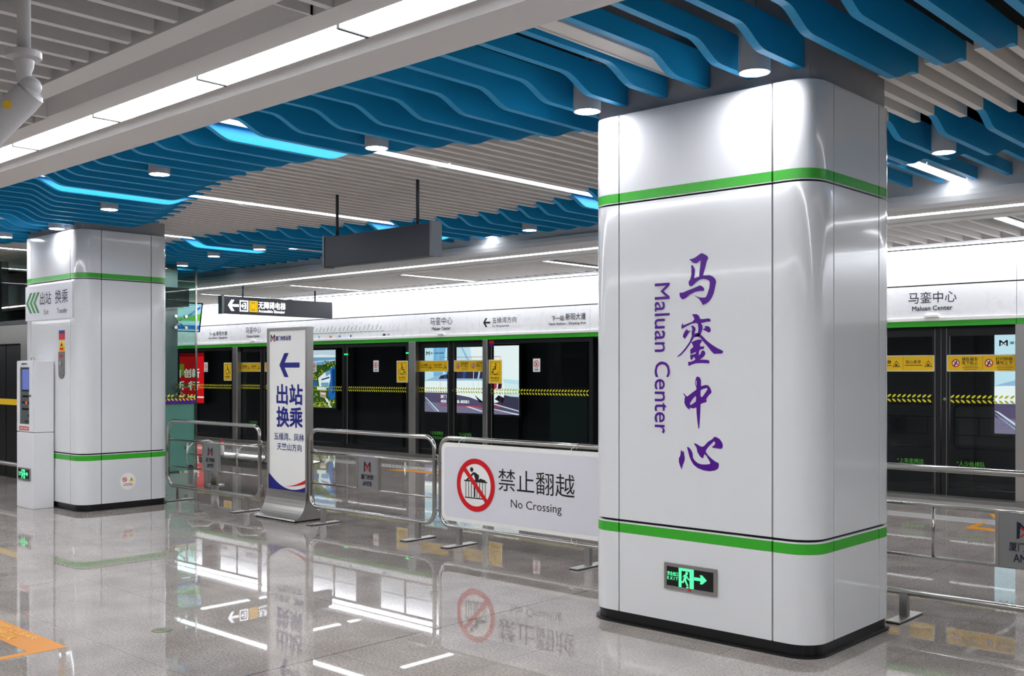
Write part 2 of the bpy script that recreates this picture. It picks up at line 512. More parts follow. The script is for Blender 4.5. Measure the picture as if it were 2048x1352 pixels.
# ================================================================== SETTING
XL_, XR_ = -40.0, 9.0
b = B(); box(b, XL_, XR_, -9.0, 13.32, -0.3, 0.0)
struct('floor', b, M['floor'])
b = B(); box(b, XL_, XR_, -9.0, 18.0, 4.3, 4.4)
struct('ceiling', b, M['dark'])
b = B(); box(b, XL_, XR_, -9.2, -9.0, 0, 4.3)
struct('wall_back', b, M['white'])
b = B(); box(b, XL_ - 0.2, XL_, -9.2, 18.0, -1.6, 4.3)
struct('wall_left', b, M['grey'])
b = B(); box(b, XR_, XR_ + 0.2, -9.2, 18.0, -1.6, 4.3)
struct('wall_right', b, M['grey'])
b = B(); box(b, XL_, XR_, 17.6, 17.8, -1.6, 4.3)
for z in (2.6, 3.1):
    cyl(b, (XL_, 17.5, z), (XR_, 17.5, z), 0.05, 8)
for i in range(24):
    x = -38 + i * 2.0
    box(b, x, x + 0.12, 17.45, 17.6, -1.0, 3.3)
struct('wall_far', b, M['tunnel'])
b = B(); box(b, XL_, XR_, 13.32, 17.6, -1.6, -1.3)
for y in (14.3, 15.75): box(b, XL_, XR_, y, y + 0.07, -1.3, -1.12)
struct('track_bed', b, M['tunnel'])

# ------------------------------------------------------------------ light beam along the hall
b = B()
prof = [(2.63, 3.10), (2.772, 3.10), (2.774, 3.19), (2.788, 3.19), (2.790, 3.135), (2.964, 3.135), (2.965, 3.101), (2.971, 3.101), (2.973, 3.20), (3.0, 3.212), (3.03, 3.206), (3.06, 3.186), (3.085, 3.150), (3.105, 3.10),
        (3.375, 3.10), (3.385, 3.11), (3.385, 3.75), (2.63, 3.75)]
sweep_x(b, prof, XL_, XR_)
struct('trim_1', b, M['greyceil'])
b = B()
box(b, 0, 1.138, 2.794, 2.962, 3.098, 3.134)
lp = single('light_panel', b, [M['lampbeam']], 'lit white panel in the row along the grey ceiling beam', 'ceiling light', (0, 0, 0), 'lit panels in the grey beam')
bb = B(); box(bb, 1.1385, 1.1565, 2.791, 2.963, 3.092, 3.130)
obj('end_trim', bb, M['gap'], lp)
first = True
for k in range(-9, 26):
    x = -3.598 - 1.157 * k + 0.003
    q = lp if first else copy_tree(lp)
    first = False
    place(q, (x, 0, 0))

sweep_b = B()  # unseen mirrored beam, added to hold the extra rear panels
sweep_x(sweep_b, [(-y, z) for y, z in prof], XL_, XR_)
struct('trim_8', sweep_b, M['greyceil'])
for k in range(-9, 26):  # extra panel row behind the viewer, added to brighten the column front
    q = copy_tree(lp)
    q['label'] = 'unseen lit panel added behind the viewer to light the column front'; q['group'] = 'added light panels in the rear beam'
    place(q, (-3.598 - 1.157 * k + 0.003, -5.754, 0))
# near ceiling: battens, frame and open slot in front of the beam
b = B()
box(b, XL_, XR_, 2.31, 2.44, 3.10, 3.26)
struct('trim_2', b, M['greyceil'])
b = B()
for x0, x1 in ((-6.16, -6.145), (-3.58, -3.565)):
    box(b, x0, x1, 2.44, 2.63, 3.102, 3.24)
box(b, -6.16, -3.565, 2.44, 2.63, 3.24, 3.26)
box(b, -6.16, -3.565, 2.618, 2.632, 3.10, 3.24)
struct('trim_3', b, M['greyceil'])
def batten(name, x, y0, y1, z0, z1, wd, m):
    bb = B(); box(bb, x - wd / 2, x + wd / 2, y0, y1, z0, z1)
    return bb
nb = single('ceiling_batten', batten('', 0, -4.5, 2.285, 3.10, 3.21, 0.04, 0), M['greyceil'],
            'light grey ceiling batten above the near hall in front of the beam', 'ceiling batten', (0, 0, 0), 'grey battens of the near ceiling')
first = True
for k in range(-12, 60):
    x = -3.86 - 0.2087 * k
    q = nb if first else copy_tree(nb)
    first = False
    place(q, (x, 0, 0))
sb = single('ceiling_batten', batten('', 0, 2.45, 2.625, 3.10, 3.21, 0.04, 0), M['greyceil'],
            'short grey batten bridging the slot beside the lit beam', 'ceiling batten', (0, 0, 0), 'short grey battens in the slot')
first = True
for k in list(range(-9, -1)) + list(range(11, 24)):
    x = -3.86 - 0.2087 * k
    q = sb if first else copy_tree(sb)
    first = False
    place(q, (x, 0, 0))

# ------------------------------------------------------------------ columns' footprint (needed by the ceiling)
CX1 = -2.636; CX0 = CX1 - 1.58; CY0 = 5.31; CY1 = 6.425
LC = -8.935                                     # the next column to the left
def in_neck(x, pad=0.05):
    for o in (0, LC):
        if CX0 + o + 0.05 - pad < x < CX1 + o - 0.05 + pad: return True
    return False
NK0, NK1 = CY0 + 0.05, CY1 - 0.05

# ------------------------------------------------------------------ blue wave baffles, pale battens
ZH, ZL, ZT = 3.392, 3.300, 3.50
P = 0.3035
wave = lambda x, x0: math.cos(2 * pi * (x - x0) / 8.935)
fa = lambda x: 4.50 + 0.53 * wave(x, -3.6)       # first row: foot of the S
fb = lambda x: 5.43 + 0.52 * wave(x, -3.3)       # first row: start of the tail
fc = lambda x: 7.77 - 0.56 * wave(x, -3.5)       # second row: head of the S
fd = lambda x: 8.95 - 0.56 * wave(x, -3.5)       # second row: start of the tail
def ease(y0, z0, y1, z1, n=9):
    return [(y0 + (y1 - y0) * i / n, z0 + (z1 - z0) * (0.5 - 0.5 * math.cos(pi * i / n))) for i in range(n + 1)]
def fin(x, low, ytop0, ytop1, t=0.05):
    bb = B()
    n = len(low)
    for s in (-1, 1):
        pass
    loop = low + [(ytop1, ZT), (ytop0, ZT)]
    pl = right(x - t / 2)
    slab(bb, pl, loop, 0, t)
    return bb
for k in range(-8, 50):
    x = -2.74 - P * k
    a_, b_, c_, d_ = fa(x), fb(x), fc(x), fd(x)
    low = [(3.39, ZH)] + ease(a_ - 0.28, ZH, a_, ZL)
    if in_neck(x):
        low += [(NK0 - 0.004, ZL)]; y1 = NK0 - 0.004
    else:
        low += ease(b_, ZL, b_ + 0.33, ZH) + [(b_ + 0.36, ZH)]; y1 = b_ + 0.36
    single('wave_baffle', fin(x, low, 3.39, y1), M['blue'],
           'blue wave-edged ceiling baffle running from the grey beam to the column row', 'ceiling baffle',
           (x, 3.39, ZT), 'blue wave baffles beside the beam')
for k in range(-8, 74):
    x = -2.74 - P * k
    c_, d_ = fc(x), fd(x)
    low = ease(c_, ZH, c_ + 0.26, ZL) + ease(d_, ZL, d_ + 0.38, ZH) + [(9.985, ZH)]
    single('wave_baffle', fin(x, low, c_, 9.985), M['blue'],
           'blue wave-edged ceiling baffle ending at the platform edge soffit', 'ceiling baffle',
           (x, c_, ZT), 'blue wave baffles beside the platform edge')
lampset = {}
for j in range(-2, 7):
    lampset[-2.74 - P * (2.5 + 10 * j)] = j
for k2 in range(-16, 135):
    x = -2.74 - P * k2 / 2
    if any(abs(x - q) < 0.02 for q in lampset): continue
    y0 = fb(x) + (0.362 if k2 % 2 == 0 else 0.22)
    y1 = fc(x) - (0.002 if k2 % 2 == 0 else -0.17)
    if in_neck(x): y0 = max(y0, NK1 + 0.004)
    bb = B(); box(bb, x - 0.025, x + 0.025, y0, y1, ZH, ZH + 0.115)
    single('ceiling_batten', bb, M['batten'], 'pale batten of the ceiling strip between the two blue waves', 'ceiling batten',
           (x, y0, ZH), 'pale battens between the blue waves')

# strip lights between the baffles
def strip(x, y0, y1, lit, label, group=None):
    t = thing('strip_light', label, 'strip light', (x, y0, 3.40), group)
    bb = B()
    box(bb, x - 0.078, x - 0.062, y0, y1, 3.400, 3.50)
    box(bb, x + 0.062, x + 0.078, y0, y1, 3.400, 3.50)
    box(bb, x - 0.062, x + 0.062, y0, y1, 3.470, 3.50)
    obj('housing', bb, M['white'], t)
    bb = B(); box(bb, x - 0.060, x + 0.060, y0 + 0.01, y1 - 0.01, 3.408, 3.430)
    obj('diffuser', bb, M['lampstrip'] if lit else M['batten'], t)
    return t
for x, j in sorted(lampset.items(), key=lambda q: -q[0]):
    neck = in_neck(x)
    lit1 = j not in (0, 3)
    e1 = NK0 - 0.02 if neck else 6.2
    strip(x, 3.42, e1, lit1, 'lit strip light among the blue baffles next to the grey beam' if lit1 else
          'unlit strip light housing among the blue baffles between beam and column', 'strip lights near the beam' if lit1 else 'dark strip lights near the beam')
    s2 = NK1 + 0.02 if neck else 6.22
    strip(x, s2, 9.0, True, 'lit strip light crossing the pale batten ceiling', 'strip lights across the pale battens')
    lit3 = j <= 2
    strip(x, 9.02, 9.97, lit3, 'lit end piece of a strip light at the platform edge soffit' if lit3 else
          'unlit strip light end piece at the platform edge soffit', 'lit strip ends' if lit3 else 'dark strip ends')

# round downlights
def downlight(x, y, label):
    t = thing('downlight', label, 'downlight', (x, y, 3.255))
    bb = B()
    lathe(bb, (x, y, 3.255), [(0.076, 0.012), (0.080, 0.0), (0.088, 0.0), (0.088, 0.30), (0.02, 0.30)], 28)
    obj('casing', bb, M['camwhite'], t, smooth=True)
    bb = B(); lathe(bb, (x, y, 3.255), [(0.076, 0.008), (0.076, 0.012)], 28)
    obj('lens', bb, M['lampdown'], t)
    bb = B(); cyl(bb, (x, y, 3.55), (x, y, 4.305), .012, 8)
    obj('hanger', bb, M['neck'], t)
DL = [(0.5, 5.118, 'round downlight nearest the right end of the big column top'),
      (4.5, 5.16, 'round downlight just left of the big column top'),
      (10.5, 4.95, 'round downlight among blue baffles above the no-crossing board'),
      (17.5, 4.37, 'round downlight where the blue wave comes closest to the beam'),
      (24.5, 4.97, 'round downlight to the right of the left column top'),
      (30.5, 5.23, 'round downlight shining on the exit sign face of the left column'),
      (34.5, 5.12, 'round downlight at the left edge above the lift'),
      (17.5, 9.04, 'round downlight right of the blank hanging sign, over the platform'),
      (30.5, 7.97, 'round downlight first right of the left column, over the barriers'),
      (34.5, 8.01, 'round downlight second right of the left column'),
      (39.5, 8.38, 'round downlight above the lift glass corner'),
      (0.5, 7.95, 'round downlight behind the right side of the big column')]
for k, y, lb in DL:
    downlight(-2.74 - P * k, y, lb)

# ------------------------------------------------------------------ platform edge soffit
b = B()
prof = [(9.99, 3.80), (9.99, 3.305), (9.93, 3.300), (9.925, 3.25), (9.935, 3.20), (9.965, 3.165), (10.02, 3.150), (10.165, 3.150), (10.17, 3.20), (10.30, 3.20), (10.305, 3.150),
        (10.62, 3.150), (10.63, 3.20), (10.70, 3.20), (10.71, 3.15), (10.93, 3.15), (10.94, 3.34), (12.62, 3.34), (12.63, 3.15), (12.86, 3.15), (12.87, 3.21), (13.145, 3.21), (13.15, 3.80)]
sweep_x(b, prof, XL_, XR_)
struct('trim_4', b, M['greyceil'])
eb = B(); box(eb, 0, 2.26, 10.18, 10.29, 3.156, 3.190)
ep = single('edge_light', eb, M['lampedge'], 'lit linear light along the rounded edge of the platform soffit', 'linear light', (0, 0, 0), 'linear lights in the soffit edge')
for i, k in enumerate(range(-5, 14)):
    place(ep if i == 0 else copy_tree(ep), (-3.44 - 2.27 * k, 0, 0))
eb = B(); box(eb, 0, 2.26, 12.90, 13.08, 3.160, 3.20)
ep = single('edge_light', eb, M['lampedge'], 'lit linear light washing the white platform screen header from above', 'linear light', (0, 0, 0), 'linear lights above the screen header')
for i, k in enumerate(range(-5, 14)):
    place(ep if i == 0 else copy_tree(ep), (-3.44 - 2.27 * k, 0, 0))
bl = B(); box(bl, -0.015, 0.015, 10.95, 12.61, 3.152, 3.30)
bl = single('soffit_batten', bl, M['batten'], 'thin pale blade of the louvred platform soffit', 'ceiling blade', (0, 0, 0), 'blades of the platform soffit')
first = True
ledx = [-3.46 - 3.04 * k for k in range(-3, 9)]
for k in range(-22, 118):
    x = -3.74 - 0.2113 * k
    if any(abs(x - q) < 0.14 for q in ledx): continue
    q = bl if first else copy_tree(bl)
    first = False
    place(q, (x, 0, 0))
def led(x):
    t = thing('soffit_light', 'lit bar light set across the louvred platform soffit', 'bar light', (x, 10.95, 3.15), 'bar lights across the platform soffit')
    bb = B(); box(bb, x - 0.09, x - 0.062, 10.95, 12.6, 3.16, 3.25); box(bb, x + 0.062, x + 0.09, 10.95, 12.6, 3.16, 3.25); box(bb, x - .062, x + .062, 10.95, 12.6, 3.22, 3.25)
    box(bb, x - .062, x + .062, 10.95, 11.03, 3.16, 3.22)
    obj('housing', bb, M['grey'], t)
    bb = B(); box(bb, x - 0.06, x + 0.06, 11.04, 12.58, 3.165, 3.195)
    obj('diffuser', bb, M['lampstrip'], t)
    return t
l0 = led(ledx[0])
for x in ledx[1:]:
    place(copy_tree(l0), (x, 10.95, 3.15))

# ------------------------------------------------------------------ columns
def cpath(i=0.0, n=8):
    """rounded footprint of the column as segments between the panel seams"""
    x0, x1, y0, y1, r, s = CX0 + i, CX1 - i, CY0 + i, CY1 - i, 0.16 - i, 0.25 - i
    def corner(cx, cy, st):
        return [(cx + r * math.cos(st + pi / 2 * k / n), cy + r * math.sin(st + pi / 2 * k / n)) for k in range(n + 1)]
    g = 0.0055
    S = []
    S.append([(x1 - s + g, y0)] + corner(x1 - r, y0 + r, -pi / 2) + [(x1, y0 + s - g)])
    S.append([(x1, y0 + s + g), (x1, y1 - s - g)])
    S.append([(x1, y1 - s + g)] + corner(x1 - r, y1 - r, 0) + [(x1 - s + g, y1)])
    S.append([(x1 - s - g, y1), (x0 + s + g, y1)])
    S.append([(x0 + s - g, y1)] + corner(x0 + r, y1 - r, pi / 2) + [(x0, y1 - s + g)])
    S.append([(x0, y1 - s - g), (x0, y0 + s + g)])
    S.append([(x0, y0 + s - g)] + corner(x0 + r, y0 + r, pi) + [(x0 + s - g, y0)])
    S.append([(x0 + s + g, y0), (x1 - s - g, y0)])
    return S
def clad(z0, z1, th=0.022, rim=0.0):
    bb = B()
    for so, si in zip(cpath(-rim), cpath(th)):
        n = min(len(so), len(si))
        A = [bb.verts.new((x, y, z0)) for x, y in so]; Bv = [bb.verts.new((x, y, z1)) for x, y in so]
        Ci = [bb.verts.new((x, y, z0)) for x, y in si]; Di = [bb.verts.new((x, y, z1)) for x, y in si]
        for i in range(n - 1):
            f = bb.faces.new((A[i], A[i + 1], Bv[i + 1], Bv[i])); f.smooth = True
            bb.faces.new((Bv[i], Bv[i + 1], Di[i + 1], Di[i]))
            bb.faces.new((A[i + 1], A[i], Ci[i], Ci[i + 1]))
            bb.faces.new((Ci[i + 1], Ci[i], Di[i], Di[i + 1]))
        bb.faces.new((A[0], Bv[0], Di[0], Ci[0])); bb.faces.new((A[-1], Ci[-1], Di[-1], Bv[-1]))
    return bb
def solid(i, z0, z1, ox=0):
    loop = [p for s in cpath(i) for p in s]
    bb = B(); slab(bb, ground(0), loop, z0, z1)
    return bb
c1 = thing('column', 'big white enamel column with purple calligraphy in the right foreground', 'column', ((CX0 + CX1) / 2, (CY0 + CY1) / 2, 0))
o = obj('skirting', solid(0.012, 0.012, 0.075), M['black'], c1)
bb = solid(-0.012, 0.0, 0.012)
o2 = obj('foot', bb, M['black'], c1)
obj('core', solid(0.026, 0.075, 3.225), M['gap'], c1)
obj('lower_cladding', clad(0.075, 0.578), M['enamel'], c1, smooth=True)
obj('green_band', clad(0.579, 0.638), M['green'], c1, smooth=True)
obj('band_edge', clad(0.6385, 0.646), M['white'], c1, smooth=True)
obj('middle_cladding', clad(0.662, 2.664), M['enamel'], c1, smooth=True)
obj('band_edge', clad(2.676, 2.680), M['white'], c1, smooth=True)
obj('green_band', clad(2.681, 2.737), M['green'], c1, smooth=True)
obj('upper_cladding', clad(2.738, 3.235), M['enamel'], c1, smooth=True)
bb = B()
box(bb, CX0 + 0.05, CX1 - 0.05, NK0, NK1, 3.226, 4.3)
obj('neck', bb, M['neck'], c1)
c2 = copy_tree(c1)
c2['label'] = 'white enamel column at the left with the exit and transfer sign'
place(c2, ((CX0 + CX1) / 2 + LC, (CY0 + CY1) / 2, 0))
pf = front(CY0)
bb = B()
for k in ('ma', 'luan', 'zhong', 'xin'):
    for loops in CAL[k]:
        poly(bb, pf, [[(x / 1000 - 2.886, z / 1000) for x, z in l] for l in loops], 0.002)
obj('calligraphy', bb, M['purple'], c1, label='purple brush-style lettering')
bb = B(); text(bb, pf, 'Maluan Center', -3.690, -3.578, 1.222, 2.146, 0.002, 0.004, rot=True)
obj('lettering', bb, M['purple'], c1, label='purple Latin lettering running downwards')

# green exit sign let into a face
def exit_sign(name, x0, x1, z0, z1, y, label):
    t = thing(name, label, 'exit sign', ((x0 + x1) / 2, y, z0))
    pl = front(y); W, H = x1 - x0, z1 - z0
    X = lambda s: x0 + W * s
    Zf = lambda s: z0 + H * s
    bb = B()
    e = 0.055; h = e * W / H
    slab(bb, pl, rect(X(0), X(1), Zf(0), Zf(h)), 0, .012); slab(bb, pl, rect(X(0), X(1), Zf(1 - h), Zf(1)), 0, .012)
    slab(bb, pl, rect(X(0), X(e), Zf(h), Zf(1 - h)), 0, .012); slab(bb, pl, rect(X(1 - e), X(1), Zf(h), Zf(1 - h)), 0, .012)
    obj('frame', bb, M['brushed'], t)
    bb = B(); slab(bb, pl, rect(X(e), X(1 - e), Zf(h), Zf(1 - h)), 0, .006)
    obj('panel', bb, M['black_ink'], t)
    bb = B(); d = .0075
    poly(bb, pl, [[(X(.28), Zf(.13)), (X(.335), Zf(.13)), (X(.335), Zf(.76)), (X(.49), Zf(.76)), (X(.49), Zf(.13)), (X(.57), Zf(.13)), (X(.57), Zf(.87)), (X(.28), Zf(.87))]], d)
    poly(bb, pl, circ(X(.435), Zf(.69), .026 * W, 14), d + .0004)
    for q in ([(.35, .50), (.39, .64), (.435, .63), (.47, .50), (.505, .46), (.50, .41), (.46, .45), (.435, .53), (.425, .42), (.47, .22), (.44, .2), (.39, .40), (.375, .30), (.335, .30), (.335, .36), (.36, .37), (.375, .47), (.39, .56), (.375, .55)],
              [(.425, .13), (.47, .13), (.475, .18), (.43, .18)]):
        poly(bb, pl, [(X(s), Zf(v)) for s, v in q], d + .0004)
    poly(bb, pl, [(X(.575), Zf(.47)), (X(.70), Zf(.47)), (X(.685), Zf(.36)), (X(.73), Zf(.36)), (X(.815), Zf(.53)), (X(.73), Zf(.70)), (X(.685), Zf(.70)), (X(.70), Zf(.59)), (X(.575), Zf(.59))], d)
    text(bb, pl, '安全出口', X(.062), X(.265), Zf(.52), Zf(.68), d, .02)
    text(bb, pl, 'E X I T', X(.062), X(.265), Zf(.36), Zf(.48), d, .02)
    obj('pictogram', bb, M['exitgreen'], t, label='glowing green running figure, arrow and lettering')
    bb = B(); poly(bb, pl, rect(X(.93), X(.945), Zf(.50), Zf(.53)), .0075)
    slab(bb, pl, rect(X(.47), X(.52), Zf(.03), Zf(.10)), .012, .016)
    obj('indicator', bb, M['red'], t)
    return t
exit_sign('exit_sign', -3.614, -3.244, 0.274, 0.432, CY0, 'green running-man exit sign low on the big column')

# ------------------------------------------------------------------ left column: sign, call plate, sticker, cabinet
yl = CY0
t = thing('wayfinding_panel', 'pale exit and transfer sign with green chevrons on the left column', 'sign', (-12.4, yl, 2.222))
pl = front(yl)
bb = B(); slab(bb, pl, rect(-13.02, -11.735, 2.222, 2.640), 0.0, 0.018)
obj('panel', bb, M['board'], t)
pl = front(yl - 0.018)
bb = B()
for i in range(3):
    a0 = -12.995 + i * 0.105
    poly(bb, pl, [(a0, 2.435), (a0 + .115, 2.56), (a0 + .175, 2.56), (a0 + .06, 2.435), (a0 + .175, 2.31), (a0 + .115, 2.31)], .002)
obj('chevrons', bb, M['chevron'], t)
bb = B()
text(bb, pl, '出站', -12.60, -12.29, 2.40, 2.555, .002, 0.0)
obj('exit_lettering', bb, M['textnavy'], t)
bb = B()
text(bb, pl, '换乘', -12.18, -11.84, 2.40, 2.56, .002, 0.0)
obj('transfer_lettering', bb, M['textnavy'], t)
bb = B()
text(bb, pl, 'Exit', -12.48, -12.36, 2.285, 2.345, .002, 0.0)
text(bb, pl, 'Transfer', -12.13, -11.86, 2.285, 2.345, .002, 0.0)
obj('lettering', bb, M['textnavy'], t)

pl = front(yl)
t = thing('call_point', 'slim steel call plate under red and yellow labels on the left column', 'call point', (-12.04, yl, 1.52))
bb = B(); slab(bb, pl, [(-12.114, 1.834), (-12.114, 1.594)] + [(-12.0395 + .0745 * math.cos(pi + pi * i / 12), 1.594 + .0745 * math.sin(pi + pi * i / 12)) for i in range(1, 12)] + [(-11.965, 1.594), (-11.965, 1.834)], 0, .012)
obj('plate', bb, M['dsteel'], t)
bb = B(); cyl(bb, (-12.04, yl - .012, 1.70), (-12.04, yl - .022, 1.70), .03, 16)
for i in range(4): box(bb, -12.08, -12.0, yl - .014, yl - .012, 1.60 + i * .012, 1.604 + i * .012)
obj('button', bb, M['steel'], t)
bb = B(); slab(bb, pl, rect(-12.075, -12.01, 1.765, 1.80), .012, .016)
obj('display', bb, M['red'], t)
bb = B(); slab(bb, pl, [(-12.114, 1.836), (-11.965, 1.836), (-11.965, 1.90), (-11.99, 1.945), (-12.04, 1.968), (-12.09, 1.945), (-12.114, 1.90)], 0, .004)
obj('warning_label', bb, M['yellow'], t)
bb = B(); poly(bb, pl, rect(-12.09, -11.99, 1.85, 1.885), .005, 0); poly(bb, pl, [(-12.075, 1.90), (-12.005, 1.90), (-12.04, 1.945)], .005, 1)
obj('warning_mark', bb, [M['red'], M['black_ink']], t)
bb = B(); slab(bb, pl, rect(-12.114, -11.965, 1.975, 2.085), 0, .004)
obj('poster', bb, M['red'], t)
bb = B(); poly(bb, pl, rect(-12.114, -11.965, 2.045, 2.085), .005)
obj('poster_top', bb, M['navy'], t)

pl = right(CX1 + LC)
t = thing('warning_sticker', 'round white warning sticker low on the left column', 'sticker', (CX1 + LC, 5.88, .312))
bb = B(); slab(bb, pl, circ(5.88, .312, .10, 40), 0, .003)
obj('disc', bb, M['offwhite'], t)
bb = B()
poly(bb, pl, [circ(5.84, .335, .028, 24), circ(5.84, .335, .020, 24)], .004, 0)
poly(bb, pl, bar2((5.826, .349), (5.854, .321), .007), .0045, 0)
poly(bb, pl, circ(5.84, .335, .009, 12), .0042, 1)
poly(bb, pl, [(5.895, .312), (5.95, .312), (5.9225, .362)], .004, 2)
poly(bb, pl, rect(5.919, 5.926, .322, .345), .0045, 1)
for i, (a, c) in enumerate(((-.05, .28), (-.06, .265))): poly(bb, pl, rect(5.88 + a, 5.88 - a, c, c + .006), .004, 0)
obj('marks', bb, [M['red'], M['black_ink'], M['yellow']], t)

t = thing('control_cabinet', 'tall white alarm control cabinet with glazed door against the left column', 'cabinet', (-12.45, 5.2, 0))
x0, x1, y0, y1 = -12.685, -12.225, 5.055, 5.296
bb = B(); box(bb, x0, x1, y0, y1, 0, 0.888, bev=.006)
obj('base', bb, M['white'], t)
bb = B(); box(bb, x0, x1, y0 + .012, y1, 0.893, 1.732, bev=.006)
obj('body', bb, M['white'], t)
pl = front(y0 + .012)
bb = B()
for q in (rect(x0 + .004, x1 - .004, .90, .985), rect(x0 + .004, x1 - .004, 1.655, 1.728), rect(x0 + .004, x0 + .088, .985, 1.655), rect(x1 - .11, x1 - .004, .985, 1.655)):
    slab(bb, pl, q, 0, .012)
door = obj('door', bb, M['white'], t)
bb = B(); slab(bb, pl, rect(x0 + .088, x1 - .11, .985, 1.655), 0, .001)
obj('control_panel', bb, M['alu'], t)
bb = B(); slab(bb, pl, rect(x0 + .13, x1 - .125, 1.37, 1.64), .001, .004); 
obj('bezel', bb, M['black_ink'], t)
bb = B(); poly(bb, pl, rect(x0 + .14, x1 - .135, 1.39, 1.63), .005)
obj('display', bb, M['screenblue'], t)
bb = B()
for i in range(4):
    for j, z in enumerate((1.30, 1.225, 1.15)):
        slab(bb, pl, rect(x0 + .13 + i * .05, x0 + .165 + i * .05, z, z + .025), .001, .005, 1 if (j == 1 and i == 2) else 0)
slab(bb, pl, rect(x1 - .16, x1 - .135, 1.07, 1.10), .001, .005)
for i in range(3): slab(bb, pl, rect(x0 + .2, x1 - .15, 1.0 + .012 * i, 1.006 + .012 * i), .001, .003)
obj('buttons', bb, [M['black_ink'], M['ledred']], t)
bb = B(); slab(bb, front(y0), rect(x0 + .088, x1 - .11, .985, 1.655), -.004, -.001)
obj('door_glass', bb, M['glass'], t)
bb = B(); slab(bb, front(y0), rect(x0 + .075, x1 - .12, .915, .958), 0, .003)
obj('red_label', bb, M['red'], t, label='red notice strip')
bb = B(); text(bb, front(y0 - .003), '火警报警 请勿遮挡', x0 + .085, x1 - .13, .924, .950, .001, 0.01)
obj('notice_lettering', bb, M['offwhite'], t)
bb = B(); text(bb, front(y0), '消防报警主机', x0 + .14, x1 - .16, 1.682, 1.705, .002, 0.01)
obj('nameplate', bb, M['black_ink'], t)
bb = B(); slab(bb, front(y0), circ(x1 - .06, 1.32, .014, 16), 0, .012)
obj('lock', bb, M['steel'], t)
bb = B(); tube(bb, [(x0 + .06, 5.2, 1.73), (x0 + .06, 5.2, 1.765), (x0 + .14, 5.2, 1.765), (x0 + .14, 5.2, 1.73)], .008, 8)
obj('lifting_eye', bb, M['steel'], t)
exit_sign('exit_sign', -12.63, -12.285, .325, .470, y0, 'green running-man exit sign on the white control cabinet')

# ------------------------------------------------------------------ steel crowd barriers
YB = 6.65
def ring(x0, x1, z0, z1, r, n=7):
    return [(a, YB, c) for a, c in rrect(x0, x1, z0, z1, r, n)]
def barrier(cx, label, half=0.97, plate=True, feet=0.74):
    t = thing('crowd_barrier', label, 'barrier', (cx, YB, 0))
    zt, zb, zm1, zm2 = 0.985, 0.172, 0.748, 0.418
    bb = B(); tube(bb, ring(cx - half, cx + half, zb, zt, .12), .021, 14, closed=True)
    obj('frame', bb, M['steel'], t)
    bb = B(); cyl(bb, (cx - half, YB, zm1), (cx + half, YB, zm1), .013, 12)
    obj('rail', bb, M['steel'], t)
    bb = B(); cyl(bb, (cx - half, YB, zm2), (cx + half, YB, zm2), .010, 12)
    obj('rail', bb, M['steel'], t)
    for s in (-1, 1):
        bb = B(); cyl(bb, (cx + s * .555, YB, zm2), (cx + s * .555, YB, zm1), .010, 12)
        obj('upright', bb, M['steel'], t)
        bb = B(); box(bb, cx + s * feet - .028, cx + s * feet + .028, YB - .02, YB + .02, .012, zb, bev=.003)
        lg = obj('leg', bb, M['brushed'], t)
        bb = B(); box(bb, cx + s * feet - .045, cx + s * feet + .045, YB - .19, YB + .19, .006, .016, bev=.003)
        obj('foot', bb, M['brushed'], lg)
        bb = B(); box(bb, cx + s * feet - .045, cx + s * feet + .045, YB - .19, YB + .19, 0, .006)
        obj('rubber_pad', bb, M['black'], lg)
    bb = B()
    for s in (1,):
        for z in (.80, .30):
            cyl(bb, (cx + s * half, YB, z), (cx + s * (half + .020), YB, z), .010, 8)
            tube(bb, [(cx + s * (half + .028) + .018 * math.cos(i * pi / 5), YB, z + .022 * math.sin(i * pi / 5)) for i in range(10)], .006, 8, closed=True)
    obj('coupling', bb, M['steel'], t)
    if plate:
        bb = B(); slab(bb, front(YB), rect(cx - .155, cx + .155, zm2, zm1), -.012, .014)
        pt = obj('plate', bb, M['alu'], t, label='grey metal plate with the metro emblem')
        bb = B()
        for s in (-1, 1): box(bb, cx + s * .165 - .010, cx + s * .165 + .010, YB - .018, YB + .018, zm2, zm1)
        obj('plate_edge', bb, M['brushed'], pt)
        for pl, cc in ((front(YB - .014), cx), (back(YB + .012), -cx)):
            bb = B(); emblem(bb, pl, cc, .645, .105, .105, .002)
            obj('emblem', bb, [M['textnavy'], M['red']], pt)
            bb = B()
            text(bb, pl, '厦门地铁', cc - .095, cc + .095, .520, .572, .002, .012)
            text(bb, pl, 'AMTR', cc - .07, cc + .07, .455, .502, .002, .012)
            obj('plate_lettering', bb, M['textnavy'], pt)
    return t
def emblem(bb, pl, cx, cz, wd, ht, d, m0=0, m1=1):
    """metro emblem: dark M-shaped bow with a red X in it"""
    X = lambda s: cx + s * wd / 2
    Zf = lambda s: cz + s * ht / 2
    q = [(-1, -1), (-.98, 1), (-.62, .92), (0, .25), (.62, .92), (.98, 1), (1, -1), (.66, -.86), (.62, .30), (0, -.22), (-.62, .30), (-.66, -.86)]
    poly(bb, pl, [(X(s), Zf(v)) for s, v in q], d, m0)
    for s in (-1, 1):
        poly(bb, pl, [(X(-s * .60), Zf(-.88)), (X(-s * .52), Zf(-.55)), (X(s * .06), Zf(.12)), (X(s * .56), Zf(.52)), (X(s * .52), Zf(.30)), (X(s * .1), Zf(-.14))], d + .0012, m1)
barrier(-8.09, 'steel crowd barrier with emblem plate between the totem and the no-crossing board')
barrier(-11.02, 'steel crowd barrier with emblem plate left of the totem, in front of the bench', half=1.015, feet=.755)
barrier(-1.93, 'steel crowd barrier with emblem plate right of the big column')
barrier(-13.20, 'steel crowd barrier peeking out behind the left column', half=1.0, plate=False)
barrier(-6.035, 'steel crowd barrier carrying the white no-crossing board', half=1.0, plate=False, feet=.755)

